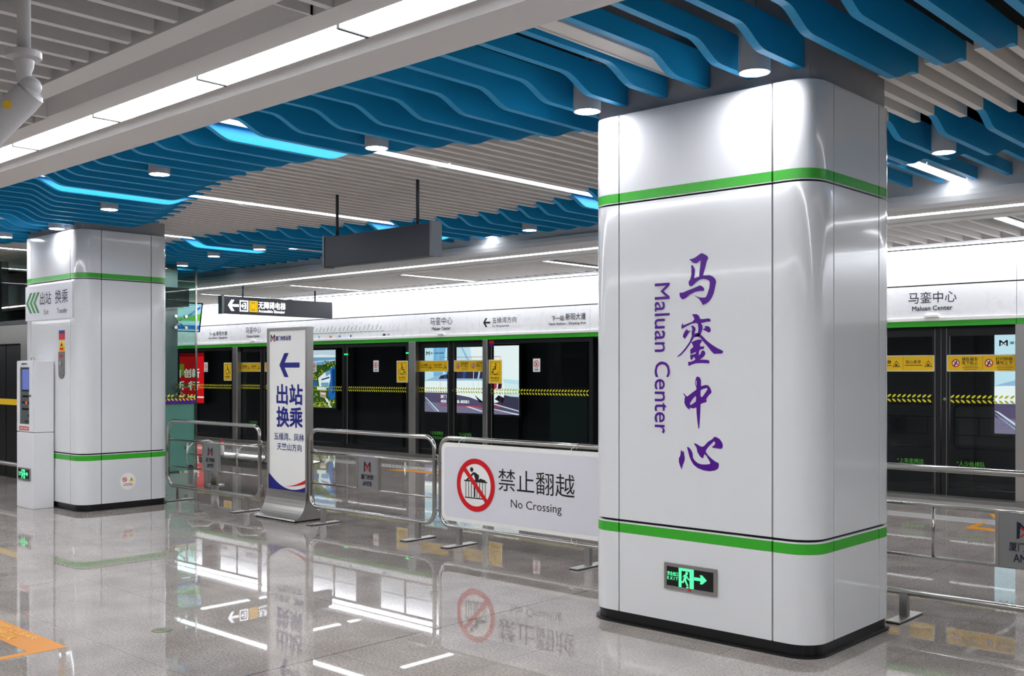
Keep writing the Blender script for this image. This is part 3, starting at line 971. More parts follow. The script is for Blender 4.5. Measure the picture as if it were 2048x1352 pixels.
# the no-crossing board tied to its barrier
t = thing('prohibition_board', 'white no-crossing board with red prohibition ring tied to a barrier', 'sign board', (-6.07, YB - .05, .235))
yb = YB - .048
pl = front(yb)
bb = B(); slab(bb, pl, rrect(-6.96, -5.07, .235, .950, .06), -.012, .012)
obj('board', bb, M['offwhite'], t)
bb = B(); poly(bb, pl, rrect(-6.925, -5.105, .272, .913, .05), .0135)
obj('face', bb, M['board'], t)
bb = B(); cx, cz, R = -6.515, .585, .238
poly(bb, pl, circ(cx, cz, R - .02, 48), .0150, 2)
poly(bb, pl, [circ(cx, cz, R, 56), circ(cx, cz, R * .80, 56)], .0185, 0)
poly(bb, pl, bar2((cx - R * .66, cz + R * .66), (cx + R * .66, cz - R * .66), .042), .0182, 0)
for q in (rect(cx - .145, cx + .145, .612, .624), rect(cx - .135, cx + .135, .462, .472)): poly(bb, pl, q, .0160, 1)
for i in range(8):
    a = cx - .122 + i * .0349
    poly(bb, pl, rect(a - .004, a + .004, .468, .615), .0160, 1)
for q in (circ(cx - .048, .722, .021, 18), [(cx - .03, .695), (cx - .005, .70), (cx + .045, .675), (cx + .035, .625), (cx + .0, .622), (cx - .01, .655)],
          [(cx + .03, .63), (cx + .06, .648), (cx + .125, .635), (cx + .125, .618), (cx + .03, .618)], [(cx - .012, .69), (cx - .10, .618), (cx - .13, .618), (cx - .03, .70)], rect(cx - .022, cx - .002, .478, .63)):
    poly(bb, pl, q, .0165, 1)
obj('prohibition_mark', bb, [M['red'], M['black_ink'], M['offwhite']], t, label='red ring and bar over a climbing figure')
bb = B()
text(bb, pl, '禁止翻越', -6.235, -5.372, .560, .752, .0150, 0.0)
obj('chinese_lettering', bb, M['black_ink'], t)
bb = B()
text(bb, pl, 'No Crossing', -6.085, -5.512, .400, .495, .0150, 0.0)
obj('lettering', bb, M['black_ink'], t)
obj_back = B(); bb = obj_back
text(bb, back(yb), '禁止翻越', 5.372, 6.235, .560, .752, .0150, 0.0)
obj('chinese_lettering', bb, M['black_ink'], t)
bb = B()
text(bb, back(yb), 'No Crossing', 5.512, 6.085, .400, .495, .0150, 0.0)
obj('lettering', bb, M['black_ink'], t)
for x, z, dz in ((-6.72, .93, .055), (-5.40, .93, .055), (-6.72, .255, -.075), (-5.40, .255, -.075)):
    bb = B(); cyl(bb, (x, yb - .014, z - .012), (x, yb - .011, z - .012), .006, 8)
    tube(bb, [(x, yb - .013, z - .012), (x, yb - .025, z + dz * .6), (x + .012, YB, z + dz * 1.45), (x + .024, yb + .015, z + dz * .6)], .0022, 6)
    obj('cable_tie', bb, M['offwhite'], t)

# ------------------------------------------------------------------ totem sign
t = thing('totem_sign', 'tall white exit and transfer totem on a flared steel foot', 'totem sign', (-9.47, 6.67, 0))
X0, X1 = -9.835, -9.085
yf, yk = 6.63, 6.71
bb = B()
prof = [(6.465, .018), (6.472, .03)] + [(6.472 + .148 * math.sin(pi / 2 * i / 10) ** 1.0 * 1.0, .03 + .275 * (1 - math.cos(pi / 2 * i / 10))) for i in range(1, 11)]
rear = [(2 * 6.67 - y, z) for y, z in prof][::-1]
sweep_x(bb, prof + rear, X0, X1)
obj('foot', bb, M['brushed'], t)
bb = B(); box(bb, X0 + .01, X1 - .01, 6.475, 6.865, 0, .018)
obj('rubber_base', bb, M['black'], t)
bb = B()
box(bb, X0, X0 + .035, yf, yk, .305, 2.085); box(bb, X1 - .035, X1, yf, yk, .305, 2.085)
box(bb, X0 + .035, X1 - .035, yf, yk, 2.055, 2.085)
obj('frame', bb, M['brushed'], t)
bb = B(); box(bb, X0 + .035, X1 - .035, yf + .012, yk - .012, .305, 2.055)
obj('panel', bb, M['offwhite'], t, label='white printed panel')
pl = front(yf + .012)
def T(a): return a * 1.0215
def TZ(z): return 1.6 + (z - 1.6) * 1.0215
bb = B(); emblem(bb, pl, -9.735, 1.972, .085, .085, .002)
obj('emblem', bb, [M['textnavy'], M['red']], t)
bb = B()
text(bb, pl, '厦门地铁运营', -9.680, -9.395, 1.945, 1.995, .002, .014)
obj('operator_lettering', bb, M['navy'], t)
bb = B()
for q in arrow_left(T(-9.407), T(-9.042), TZ(1.544), TZ(1.801), .055): poly(bb, pl, q, .002 + .0004 * len(q) / 6)
obj('arrow', bb, M['navy'], t)
bb = B()
text(bb, pl, '出站', T(-9.455), T(-8.992), TZ(1.253), TZ(1.464), .002, .022)
text(bb, pl, '换乘', T(-9.455), T(-8.992), TZ(1.010), TZ(1.222), .002, .022)
text(bb, pl, '五缘湾、凤林', T(-9.505), T(-8.965), TZ(.865), TZ(.945), .002, .004)
text(bb, pl, '天竺山方向', T(-9.450), T(-9.005), TZ(.757), TZ(.835), .002, .004)
obj('lettering', bb, M['navy'], t)
bb = B()
xa, xb = X0 + .036, X1 - .036
def arc(f, n=18): return [(xa + (xb - xa) * i / n, f(i / n)) for i in range(n + 1)]
f1 = lambda s: .306 + .135 * (1 - s / .82) ** 2 * (1 if s < .82 else .8) + .028
f2 = lambda s: .334 + .10 * max(0, (s - .45) / .55) ** 2
f3 = lambda s: .318 + .155 * (1 - min(1, s / .62)) ** 2 + .05 * max(0, (s - .62) / .38) ** 2
poly(bb, pl, [(xb, .306), (xb, f3(1))] + arc(f3)[::-1][1:] + [(xa, .306)], .002, 0)
red = [(xa + (xb - xa) * s, .345 + .10 * max(0, (s - .35) / .65) ** 2) for s in [.35 + .65 * i / 12 for i in range(13)]]
red2 = [(xa + (xb - xa) * s, .345 - .0 + .055 * max(0, (s - .35) / .65) ** 2) for s in [.35 + .65 * i / 12 for i in range(13)]]
poly(bb, pl, red2 + red[::-1], .003, 1)
obj('swoosh', bb, [M['navy'], M['red']], t, label='navy and red curved band')

# ------------------------------------------------------------------ hanging signs
t = thing('hanging_sign', 'blank dark grey sign box hanging from two rods', 'hanging sign', (-7.74, 6.50, 2.668))
bb = B(); box(bb, -8.53, -6.96, 6.44, 6.56, 2.668, 2.968, bev=.006)
obj('box', bb, M['signgrey'], t)
bb = B(); box(bb, -6.957, -6.93, 6.435, 6.565, 2.66, 2.985)
obj('end_cap', bb, M['signedge'], t)
bb = B(); box(bb, -8.56, -8.533, 6.435, 6.565, 2.66, 2.985)
obj('end_cap', bb, M['signedge'], t)
for x in (-8.40, -7.19):
    bb = B(); cyl(bb, (x, 6.5, 2.968), (x, 6.5, 3.50), .016, 10)
    lathe(bb, (x, 6.5, 2.968), [(.035, 0), (.035, .012), (.016, .014)], 12)
    obj('rod', bb, M['signgrey'], t)

xs = -16.2
t = thing('hanging_sign', 'dark hanging sign with lit accessible elevator lettering and arrow', 'hanging sign', (xs, 11.2, 2.637))
bb = B(); box(bb, xs - .12, xs, 9.995, 12.42, 2.640, 2.952, bev=.006)
obj('box', bb, M['signgrey'], t)
for y in (10.45, 12.05):
    bb = B(); cyl(bb, (xs - .06, y, 2.95), (xs - .06, y, 3.158 if y < 11 else 3.345), .016, 10)
    obj('rod', bb, M['signgrey'], t)
bb = B(); box(bb, xs - .123, xs + .003, 9.985, 10.03, 2.632, 2.96)
obj('end_cap', bb, M['signedge'], t)
s2h = lambda x: 9.995 + (x - 120) / 1805 * 2.425
pl = right(xs)
bb = B()
yy = lambda s: 10.02 + s
for q in arrow_left(10.105, 10.33, 2.690, 2.890, .045): poly(bb, pl, q, .002 + .0004 * len(q) / 6)
obj('arrow', bb, M['signwhite'], t)
bb = B()
poly(bb, pl, [rect(10.345, 10.525, 2.688, 2.890), rect(10.367, 10.503, 2.712, 2.866)], .002)
poly(bb, pl, [(10.425, 2.735), (10.485, 2.735), (10.485, 2.845), (10.425, 2.845), (10.425, 2.825), (10.462, 2.825), (10.462, 2.755), (10.425, 2.755)], .002)
poly(bb, pl, [(10.375, 2.79), (10.41, 2.835), (10.41, 2.805), (10.45, 2.805), (10.45, 2.775), (10.41, 2.775), (10.41, 2.745)], .0025)
obj('exit_pictogram', bb, M['signwhite'], t)
bb = B()
poly(bb, pl, [rect(10.545, 10.725, 2.688, 2.890), rect(10.565, 10.572, 2.70, 2.88), rect(10.698, 10.705, 2.70, 2.88)], .002, 0)
for a in (10.60, 10.645):
    for c, s in ((2.862, 1), (2.716, -1)):
        poly(bb, pl, [(a - .012, c - .012 * s), (a + .022, c - .012 * s), (a + .005, c + .012 * s)], .003, 1)
poly(bb, pl, [rect(10.60, 10.67, 2.735, 2.845), rect(10.606, 10.664, 2.741, 2.839)], .003, 1)
obj('elevator_pictogram', bb, [M['signyellow'], M['black_ink']], t)
bb = B()
text(bb, pl, '无障碍电梯', 10.740, 11.325, 2.755, 2.885, .002, .016)
text(bb, pl, 'Accessible Elevator', 10.740, 11.315, 2.688, 2.738, .002, .02)
obj('lettering', bb, M['signwhite'], t)

# ------------------------------------------------------------------ ceiling camera
t = thing('security_camera', 'white bullet security camera on a ceiling pole at top left', 'camera', (-4.10, 1.66, 2.83))
px, py = -4.10, 1.66
bb = B(); cyl(bb, (px, py, 2.84), (px, py, 3.40), .025, 16)
obj('pole', bb, M['camwhite'], t)
bb = B(); lathe(bb, (px, py, 2.74), [(.018, -.02), (.026, -.01), (.028, .02), (.036, .04), (.038, .066), (.064, .074), (.066, .085), (.066, .098), (.03, .104)], 24)
obj('bracket', bb, M['camwhite'], t, smooth=True)
jx = Vector((px + .01, py + .02, 2.705))
bb = B(); bmesh.ops.create_icosphere(bb, subdivisions=3, radius=.042, matrix=Matrix.Translation(jx))
cyl(bb, jx, (px, py, 2.75), .022, 12)
obj('joint', bb, M['camwhite'], t, smooth=True)
# barrel points down the hall, to the left in the picture and towards the lens side
d = Vector((-.52, -.45, -.66)).normalized()
p0 = jx + Vector((0, 0, -.035)) - d * .015
bb = B(); tube(bb, [p0 - d * .012, p0, p0 + d * .05, p0 + d * .30], [.035, .048, .052, .052], 20)
obj('barrel', bb, M['camwhite'], t, smooth=True)
bb = B(); tube(bb, [p0 + d * .02 + Vector((0, 0, .012)), p0 + d * .34 + Vector((0, 0, .012))], .056, 20)
obj('sunshield', bb, M['camwhite'], t, smooth=True)
bb = B(); tube(bb, [p0 + d * .30, p0 + d * .345], .045, 20)
obj('lens', bb, M['black_ink'], t)
u = d.cross(Vector((0, 0, 1))).normalized()
c0 = p0 + d * .10 + Vector((0, 0, .012))
bb = B(); tube(bb, [c0 + u * .050, c0 + u * .058], .016, 16)
obj('round_label', bb, M['yellow'], t)
bb = B(); tube(bb, [c0 - u * .050, c0 - u * .058], .016, 16)
obj('round_label', bb, M['yellow'], t)

# ------------------------------------------------------------------ platform screen: header panels
YP = 13.15
pP = front(YP)
seams = [8.2, 6.1, 4.0, 2.05, 0.0, -1.95, -3.93, -5.92, -8.1, -10.40, -12.906, -14.884, -16.956, -18.93, -21.03, -23.10, -25.1, -27.1, -29.1, -31.1]
names = {
    6: 'white screen header panel above the door right of the big column, with station name',
    9: 'white screen header panel with left arrow and next station lettering, left of the big column',
    10: 'white screen header panel with station name, above the train advert door',
    11: 'white screen header panel with the right half of the route map',
    12: 'white screen header panel with the left half of the route map',
    13: 'white screen header panel with station name, partly behind the totem',
    14: 'white screen header panel with next station lettering, at the lift glass'}
hdr = {}
for i in range(len(seams) - 1):
    x1, x0 = seams[i], seams[i + 1]
    if i in names:
        t = thing('header_panel', names[i], 'header panel', ((x0 + x1) / 2, YP, 2.17))
    else:
        t = thing('header_panel', 'plain white panel of the platform screen header', 'header panel', ((x0 + x1) / 2, YP, 2.17), 'plain screen header panels')
    g = .003
    bb = B(); box(bb, x0 + g, x1 - g, YP, YP + .30, 2.700, 3.150)
    obj('upper_panel', bb, M['fascia'], t)
    bb = B(); box(bb, x0 + g, x1 - g, YP, YP + .30, 2.280, 2.684)
    obj('lower_panel', bb, M['fascia'], t)
    bb = B(); box(bb, x0 + g, x1 - g, YP - .012, YP + .30, 2.170, 2.240)
    obj('green_band', bb, M['green'], t)
    bb = B(); box(bb, x0 + g, x1 - g, YP - .02, YP + .30, 2.242, 2.278)
    obj('ledge', bb, M['offwhite'], t)
    hdr[i] = t
b = B(); box(b, seams[-1], seams[0], YP + .01, YP + .34, 2.15, 3.30)
struct('trim_5', b, M['dark'])
def htext(i, items, name='lettering', m='textnavy'):
    bb = B()
    for body, a0, a1, b0, b1, bo in items: text(bb, pP, body, a0, a1, b0, b1, .002, bo)
    return obj(name, bb, M[m], hdr[i])
for i, xc in ((6, -4.928), (10, -13.90), (13, -20.04)):
    htext(i, [('马銮中心', xc - .30, xc + .30, 2.468, 2.612, 0), ('Maluan Center', xc - .25, xc + .25, 2.375, 2.432, .012)])
    bb = B(); box(bb, xc - .09, xc + .09, YP - .03, YP, 2.285, 2.315)
    obj('door_indicator', bb, M['offwhite'], hdr[i])
bb = B()
for q in arrow_left(-12.815, -12.64, 2.392, 2.552, .030): poly(bb, pP, q, .002 + .0004 * len(q) / 6)
obj('arrow', bb, M['black_ink'], hdr[9])
htext(9, [('五缘湾方向', -12.595, -12.015, 2.452, 2.558, 0), ('To Wuyuanwan', -12.595, -12.185, 2.378, 2.425, .01)], 'direction_lettering')
htext(9, [('下一站:', -11.215, -10.935, 2.450, 2.535, -.006), ('新阳大道', -10.915, -10.492, 2.455, 2.565, .004), ('Next Station : Xinyang Ave', -11.28, -10.492, 2.368, 2.422, .01)])
htext(14, [('下一站:', -21.87, -21.60, 2.450, 2.530, -.006), ('新阳大道', -21.57, -21.11, 2.450, 2.55, .004), ('Next Station : Xinyang Ave', -21.91, -21.11, 2.368, 2.422, .01)])
# route map: a green line with stations, slanted names, interchange boxes
for i, xa, xb in ((12, -18.72, -16.97), (11, -16.94, -14.995)):
    bb = B()
    n = int(round((xb - xa) / .1265))
    for k in range(n):
        a = xa + (xb - xa) * k / n
        gone = a > -15.55
        poly(bb, pP, rect(a + .018, a + .118, 2.398, 2.408), .002, 1 if gone else 0)
        poly(bb, pP, circ(a + .007, 2.403, .011, 10), .003, 1)
        h = .07 + .05 * ((k * 7) % 5) / 4
        poly(bb, pP, [(a + .0, 2.43), (a + .015, 2.43), (a + .015 + h * .55, 2.43 + h), (a + h * .55, 2.43 + h)], .002, 2 if not gone else 3)
    obj('route_map', bb, [M['green'], M['greyceil'], M['grey'], M['board']], hdr[i])
bb = B()
for a, c, wd in ((-17.60, 0, .04), (-17.21, 1, .075), (-17.0, 0, .0)):
    if wd: poly(bb, pP, rect(a - wd / 2, a + wd / 2, 2.305, 2.345), .002, c)
obj('interchange_boxes', bb, [mat('pale_blue', (90, 170, 215), .4), mat('soft_orange', (240, 150, 90), .4)], hdr[12])
bb = B()
for a, c, wd in ((-16.91, 0, .08), (-16.55, 1, .045), (-15.515, 2, .085), (-15.385, 3, .08)):
    poly(bb, pP, rect(a - wd / 2, a + wd / 2, 2.305, 2.345), .002, c)
obj('interchange_boxes', bb, [mat('sky_blue', (90, 170, 215), .4), mat('deep_blue', (50, 60, 150), .4), mat('plum', (80, 30, 90), .4), mat('lilac_grey', (190, 195, 205),   .4)], hdr[11])

# ------------------------------------------------------------------ platform screen: doors, panels, posts
YD = 13.25          # door leaves
YF = 13.17          # fixed glazing
b = B(); box(b, seams[-1], seams[0], 13.02, 13.32, 0.0, 0.05)
struct('trim_6', b, M['dsteel'])

def leaves(pl, x0, x1, z, d, bm, n=None):
    n = n or int(round((x1 - x0) / .066))
    p = (x1 - x0) / n
    for k in range(n):
        c = x0 + p * (k + .5)
        for s in (1, -1):
            ang = s * .66
            L, W_ = .0315, .0125
            pts = []
            for i in range(8):
                a = 2 * pi * i / 8
                u, v = L * math.cos(a), W_ * math.sin(a)
                pts.append((c + u * math.cos(ang) - v * math.sin(ang), z + s * .030 + u * math.sin(ang) + v * math.cos(ang)))
            poly(bm, pl, pts, d)

def tri(bb, pl, cx, cz, r, d, m):
    o = [(cx - r, cz - r * .75), (cx + r, cz - r * .75), (cx, cz + r * .95)]
    i_ = [(cx - r * .78, cz - r * .62), (cx + r * .78, cz - r * .62), (cx, cz + r * .68)]
    poly(bb, pl, [o, i_], d, m)
    poly(bb, pl, [(cx - r * .45, cz - r * .5), (cx + r * .4, cz - r * .5), (cx + r * .1, cz - r * .1), (cx - r * .1, cz + .1 * r)], d, m)

def leaf_glass(parent, x0, x1, y, fl, fr, ztop=2.15, zb=0.05, top=.10, bot=.10, th=.035):
    bb = B()
    box(bb, x0, x0 + fl, y, y + th, zb, ztop); box(bb, x1 - fr, x1, y, y + th, zb, ztop)
    box(bb, x0 + fl, x1 - fr, y, y + th, zb, zb + bot); box(bb, x0 + fl, x1 - fr, y, y + th, ztop - top, ztop)
    bb2 = B(); box(bb2, x0 + fl, x1 - fr, y + .008, y + .02, zb + bot, ztop - top)
    return bb, bb2

def door(cx, desc, st=True):
    t = thing('platform_screen_door', desc, 'platform door', (cx, YD, 0.05), None)
    if not st: t['group'] = 'plain platform screen doors'
    for s in (-1, 1):
        x0, x1 = (cx - .99, cx - .005) if s < 0 else (cx + .005, cx + .99)
        fl, fr = (.05, .10) if s < 0 else (.10, .05)
        bb, g = leaf_glass(t, x0, x1, YD, fl, fr)
        lf = obj('door_leaf', bb, M['frame'], t)
        obj('glass', g, M['glass'], lf)
        bb = B(); box(bb, (cx - .075 if s < 0 else cx + .068), (cx - .068 if s < 0 else cx + .075), YD - .006, YD, .05, 2.15)
        obj('edge_trim', bb, M['dsteel'], lf)
        if not st: continue
        pl = front(YD)
        bb = B()
        a0, a1 = (cx - .89, cx - .11) if s < 0 else (cx + .11, cx + .88)
        leaves(pl, a0, a1, 1.262, .003, bb)
        obj('safety_strip', bb, M['leaf'], lf, label='lime leaf-pattern safety strip')
        a0, a1 = (cx - .905, cx - .08) if s < 0 else (cx + .075, cx + .90)
        bb = B(); slab(bb, pl, rrect(a0, a1, 1.605, 1.812, .012, 3), .001, .004)
        obj('sticker', bb, M['offwhite'], lf, label='long yellow door sticker with white rim')
        bb = B()
        poly(bb, pl, rrect(a0 + .010, a1 - .010, 1.615, 1.802, .008, 3), .005, 0)
        if s < 0:
            text(bb, pl, '小心间隙', a0 + .07, a0 + .27, 1.705, 1.750, .006, .012, 1)
            text(bb, pl, '当心夹手', a0 + .46, a0 + .66, 1.705, 1.750, .006, .012, 1)
            for q in (a0 + .34, a0 + .75): tri(bb, pl, q, 1.700, .050, .006, 1)
            for q in (a0 + .06, a0 + .45): poly(bb, pl, rect(q, q + .22, 1.680, 1.688), .006, 1)
            poly(bb, pl, rect(a0 + .425, a0 + .428, 1.63, 1.79), .006, 1)
        else:
            text(bb, pl, '排队候车', a0 + .185, a0 + .375, 1.735, 1.780, .006, .012, 1)
            text(bb, pl, '先下后上', a0 + .185, a0 + .375, 1.688, 1.733, .006, .012, 1)
            text(bb, pl, '灯闪铃响', a0 + .585, a0 + .775, 1.735, 1.780, .006, .012, 1)
            text(bb, pl, '请勿上下', a0 + .585, a0 + .775, 1.688, 1.733, .006, .012, 1)
            for q in (a0 + .11, a0 + .505):
                poly(bb, pl, circ(q, 1.708, .042, 24), .006, 3)
                poly(bb, pl, [circ(q, 1.708, .050, 24), circ(q, 1.708, .038, 24)], .0065, 2)
                poly(bb, pl, bar2((q - .018, 1.675), (q + .014, 1.735), .016), .0068, 1)
                poly(bb, pl, bar2((q - .022, 1.725), (q + .024, 1.695), .010), .0068, 1)
                poly(bb, pl, bar2((q - .032, 1.738), (q + .032, 1.678), .007), .0072, 2)
            poly(bb, pl, rect(a0 + .43, a0 + .433, 1.63, 1.79), .006, 1)
            for q in (a0 + .185, a0 + .585):
                for k in range(3): poly(bb, pl, rect(q + .02 - .015 * (k % 2), q + .18 + .02 * (k % 2), 1.668 - k * .020, 1.673 - k * .020), .006, 1)
        obj('sticker_print', bb, [M['yellow'], M['black_ink'], M['red'], M['offwhite']], lf)
        bb = B()
        if s < 0: text(bb, pl, '“上车走两边', cx - .555, cx - .215, .425, .490, .003, .004); text(bb, pl, '下车走中间', cx - .51, cx - .215, .340, .400, .003, .004)
        else: text(bb, pl, '“人少处排队', cx + .195, cx + .535, .425, .490, .003, .004)
        obj('slogan', bb, M['slogan'], lf)
        if s > 0:
            bb = B(); cyl(bb, (cx + .052, YD - .014, 1.258), (cx + .052, YD, 1.258), .020, 18)
            obj('lock', bb, M['steel'], lf)
    return t

def whl(lf_parent, xc, y, flip):
    pl = front(y)
    bb = B(); slab(bb, pl, rrect(xc - .162, xc + .162, 1.395, 1.815, .012, 3), .001, .004)
    obj('sticker', bb, M['offwhite'], lf_parent, label='yellow wheelchair sticker with white rim')
    bb = B(); f = -1 if flip else 1
    poly(bb, pl, rrect(xc - .150, xc + .150, 1.407, 1.803, .008, 3), .005, 0)
    poly(bb, pl, [rect(xc - .115, xc + .115, 1.545, 1.775), rect(xc - .109, xc + .109, 1.551, 1.769)], .006, 1)
    X = lambda a: xc + a * f
    poly(bb, pl, circ(X(-.012), 1.738, .017, 14), .006, 1)
    poly(bb, pl, bar2((X(-.010), 1.715), (X(-.004), 1.645), .026), .006, 1)
    poly(bb, pl, bar2((X(-.004), 1.648), (X(.052), 1.648), .018), .0063, 1)
    poly(bb, pl, bar2((X(.045), 1.652), (X(.072), 1.578), .018), .0066, 1)
    poly(bb, pl, bar2((X(.062), 1.580), (X(.095), 1.586), .014), .0069, 1)
    poly(bb, pl, bar2((X(-.006), 1.688), (X(.040), 1.688), .012), .0063, 1)
    ring_ = [(X(-.008) + .062 * math.cos(a), 1.617 + .062 * math.sin(a)) for a in [(.75 + 1.18 * i / 20) * pi for i in range(21)]]
    for p, q in zip(ring_, ring_[1:]): poly(bb, pl, bar2(p, q, .012), .0060, 1)
    text(bb, pl, '爱心候车区', xc - .10, xc + .10, 1.475, 1.510, .006, .01, 1)
    poly(bb, pl, rect(xc - .09, xc + .09, 1.445, 1.452), .006, 1)
    obj('sticker_print', bb, [M['yellow'], M['black_ink']], lf_parent)

def lean(parent, xc, y):
    pl = front(y)
    bb = B(); slab(bb, pl, rrect(xc - .08, xc + .08, 1.600, 1.825, .008, 3), .001, .004)
    obj('notice', bb, M['offwhite'], parent, label='small white notice with red prohibition ring')
    bb = B()
    poly(bb, pl, [circ(xc, 1.735, .060, 28), circ(xc, 1.735, .048, 28)], .005, 0)
    poly(bb, pl, bar2((xc - .012, 1.70), (xc + .004, 1.765), .014), .005, 1)
    poly(bb, pl, bar2((xc - .028, 1.712), (xc + .026, 1.742), .009), .0053, 1)
    poly(bb, pl, bar2((xc - .042, 1.777), (xc + .042, 1.693), .010), .0058, 0)
    poly(bb, pl, rect(xc - .045, xc + .045, 1.640, 1.650), .005, 1); poly(bb, pl, rect(xc - .035, xc + .035, 1.622, 1.630), .005, 1)
    obj('notice_print', bb, [M['red'], M['black_ink']], parent)

def fixed(x0, x1, desc, wl=(), ln=(), strip=True, tab=None, fl=.08, fr=.08, ll=None, rr=None):
    t = thing('fixed_screen_panel', desc, 'glass screen', ((x0 + x1) / 2, YF, .05), None if strip else 'plain glass screens')
    bb, g = leaf_glass(t, x0, x1, YF, fl, fr, ztop=2.165, zb=.05, top=.07, bot=.09, th=.05)
    fr_ = obj('frame', bb, M['frame'], t)
    obj('glass', g, M['glass'], t)
    bb = B(); box(bb, x0 + fl - .018, x0 + fl, YF - .004, YF, .14, 2.09)
    obj('trim', bb, M['dsteel'], t)
    if strip:
        bb = B(); leaves(front(YF), ll if ll else x0 + .10, rr if rr else x1 - .08, 1.256, .003, bb)
        obj('safety_strip', bb, M['leaf'], t, label='lime leaf-pattern safety strip')
    for xc, fp in wl: whl(t, xc, YF, fp)
    for xc in ln: lean(t, xc, YF)
    if tab:
        bb = B(); slab(bb, front(YF), rect(tab, tab + .12, 2.10, 2.15), 0, .004, 0); slab(bb, front(YF), rect(tab, tab + .12, 2.055, 2.10), 0, .004, 1)
        obj('door_tab', bb, [M['red'], M['purple']], t)
    return t

def post(x0, x1, desc, lamp=False):
    t = thing('screen_post', desc, 'post', ((x0 + x1) / 2, YP, .05))
    bb = B(); box(bb, x0, x1, YP - .02, YP + .09, .05, 2.17, bev=.008)
    obj('body', bb, M['brushed'], t)
    if lamp:
        bb = B(); slab(bb, front(YP - .02), circ((x0 + x1) / 2, 1.235, .012, 12), 0, .004)
        obj('lock', bb, M['steel'], t)
    return t

door(-4.856, 'sliding platform door right of the big column')
door(-13.735, 'sliding platform door in front of the lit train advert')
door(-19.81, 'sliding platform door to the left of and behind the totem')
for cx in (-9.25, -.40, 4.0):
    door(cx, 'plain sliding platform door with dark frame', st=False)
for cx, n in ((-4.856, 'right of the big column'), (-13.735, 'at the train advert door'), (-19.81, 'at the door by the totem')):
    post(cx - 1.05, cx - .86, 'steel screen post on the left of the door ' + n.replace('at the door ', ''), True)
    post(cx + .915, cx + 1.03, 'steel screen post on the right of the door ' + n.replace('at the door ', ''))
fixed(-12.70, -10.36, 'dark glass screen between the train advert door and the big column', wl=((-12.535, True),), ln=(-11.57,), tab=-12.69, ll=-12.66)
fixed(-16.76, -14.80, 'dark glass screen right of the aerial photo advert', wl=((-15.003, False),), ln=(-15.785,), fl=.085, fr=.10, ll=-16.66)
fixed(-18.63, -16.78, 'glass screen in front of the aerial photo advert, beside the totem', ln=(-17.80,))
fixed(-23.45, -20.87, 'glass screen with wheelchair sticker, right of the red advert', wl=((-21.115, False),), ln=(-22.06,))
fixed(-3.82, -1.5, 'dark glass screen at the right picture edge', wl=(), tab=-3.80)
for x0, x1 in ((-8.2, -6.0), (-26.1, -23.5), (-28.7, -26.15), (-31.1, -28.75), (.7, 2.9), (5.1, 8.2)):
    fixed(x0, x1, 'plain dark glass panel of the platform screen', strip=False)
for x, z in ((-16.72, 1.955), (-14.83, 1.96)):
    bb = B(); box(bb, x - .05, x + .05, YF - .02, YF - .002, z - .012, z + .012)
    single('indicator_light', bb, M['ledgreen'], 'small green door indicator light ' + ('left' if x < -16 else 'right') + ' of the dark glass screen', 'indicator light', (x, YF, z))

# ------------------------------------------------------------------ lit adverts on the tunnel wall
YA = 17.30
def adbox(x0, label, items, mats):
    t = thing('advertising_lightbox', label, 'advert', (x0 + 1.57, YA, .62))
    bb = B(); box(bb, x0 - .05, x0 + 3.19, YA, YA + .12, .57, 2.25)
    obj('frame', bb, M['frame'], t)
    bb = B()
    for k, (q, mi) in enumerate(items):
        loops = q if isinstance(q[0][0], (tuple, list)) else [q]
        poly(bb, front(YA), [[(x0 + a * 3.14, .62 + c * 1.58) for a, c in l] for l in loops], .003 + .0003 * k, mi)
    obj('poster', bb, mats, t, label='backlit printed face')
    return t
A = [ad((205, 238, 252), 1.0), ad((120, 190, 235), 1.0), ad((245, 252, 253), 1.05), ad((120, 108, 150), .55), ad((92, 86, 120), .5),
     ad((70, 66, 96), .6), ad((168, 205, 240), .9), ad((228, 250, 250), 1.0), ad((215, 60, 90), .8), ad((60, 90, 160), .8), ad((225, 230, 240), 1.0), ad((40, 44, 60), .5), ad((150, 140, 175), .7)]
R4 = lambda a, b_, c, d_: [(a, c), (b_, c), (b_, d_), (a, d_)]
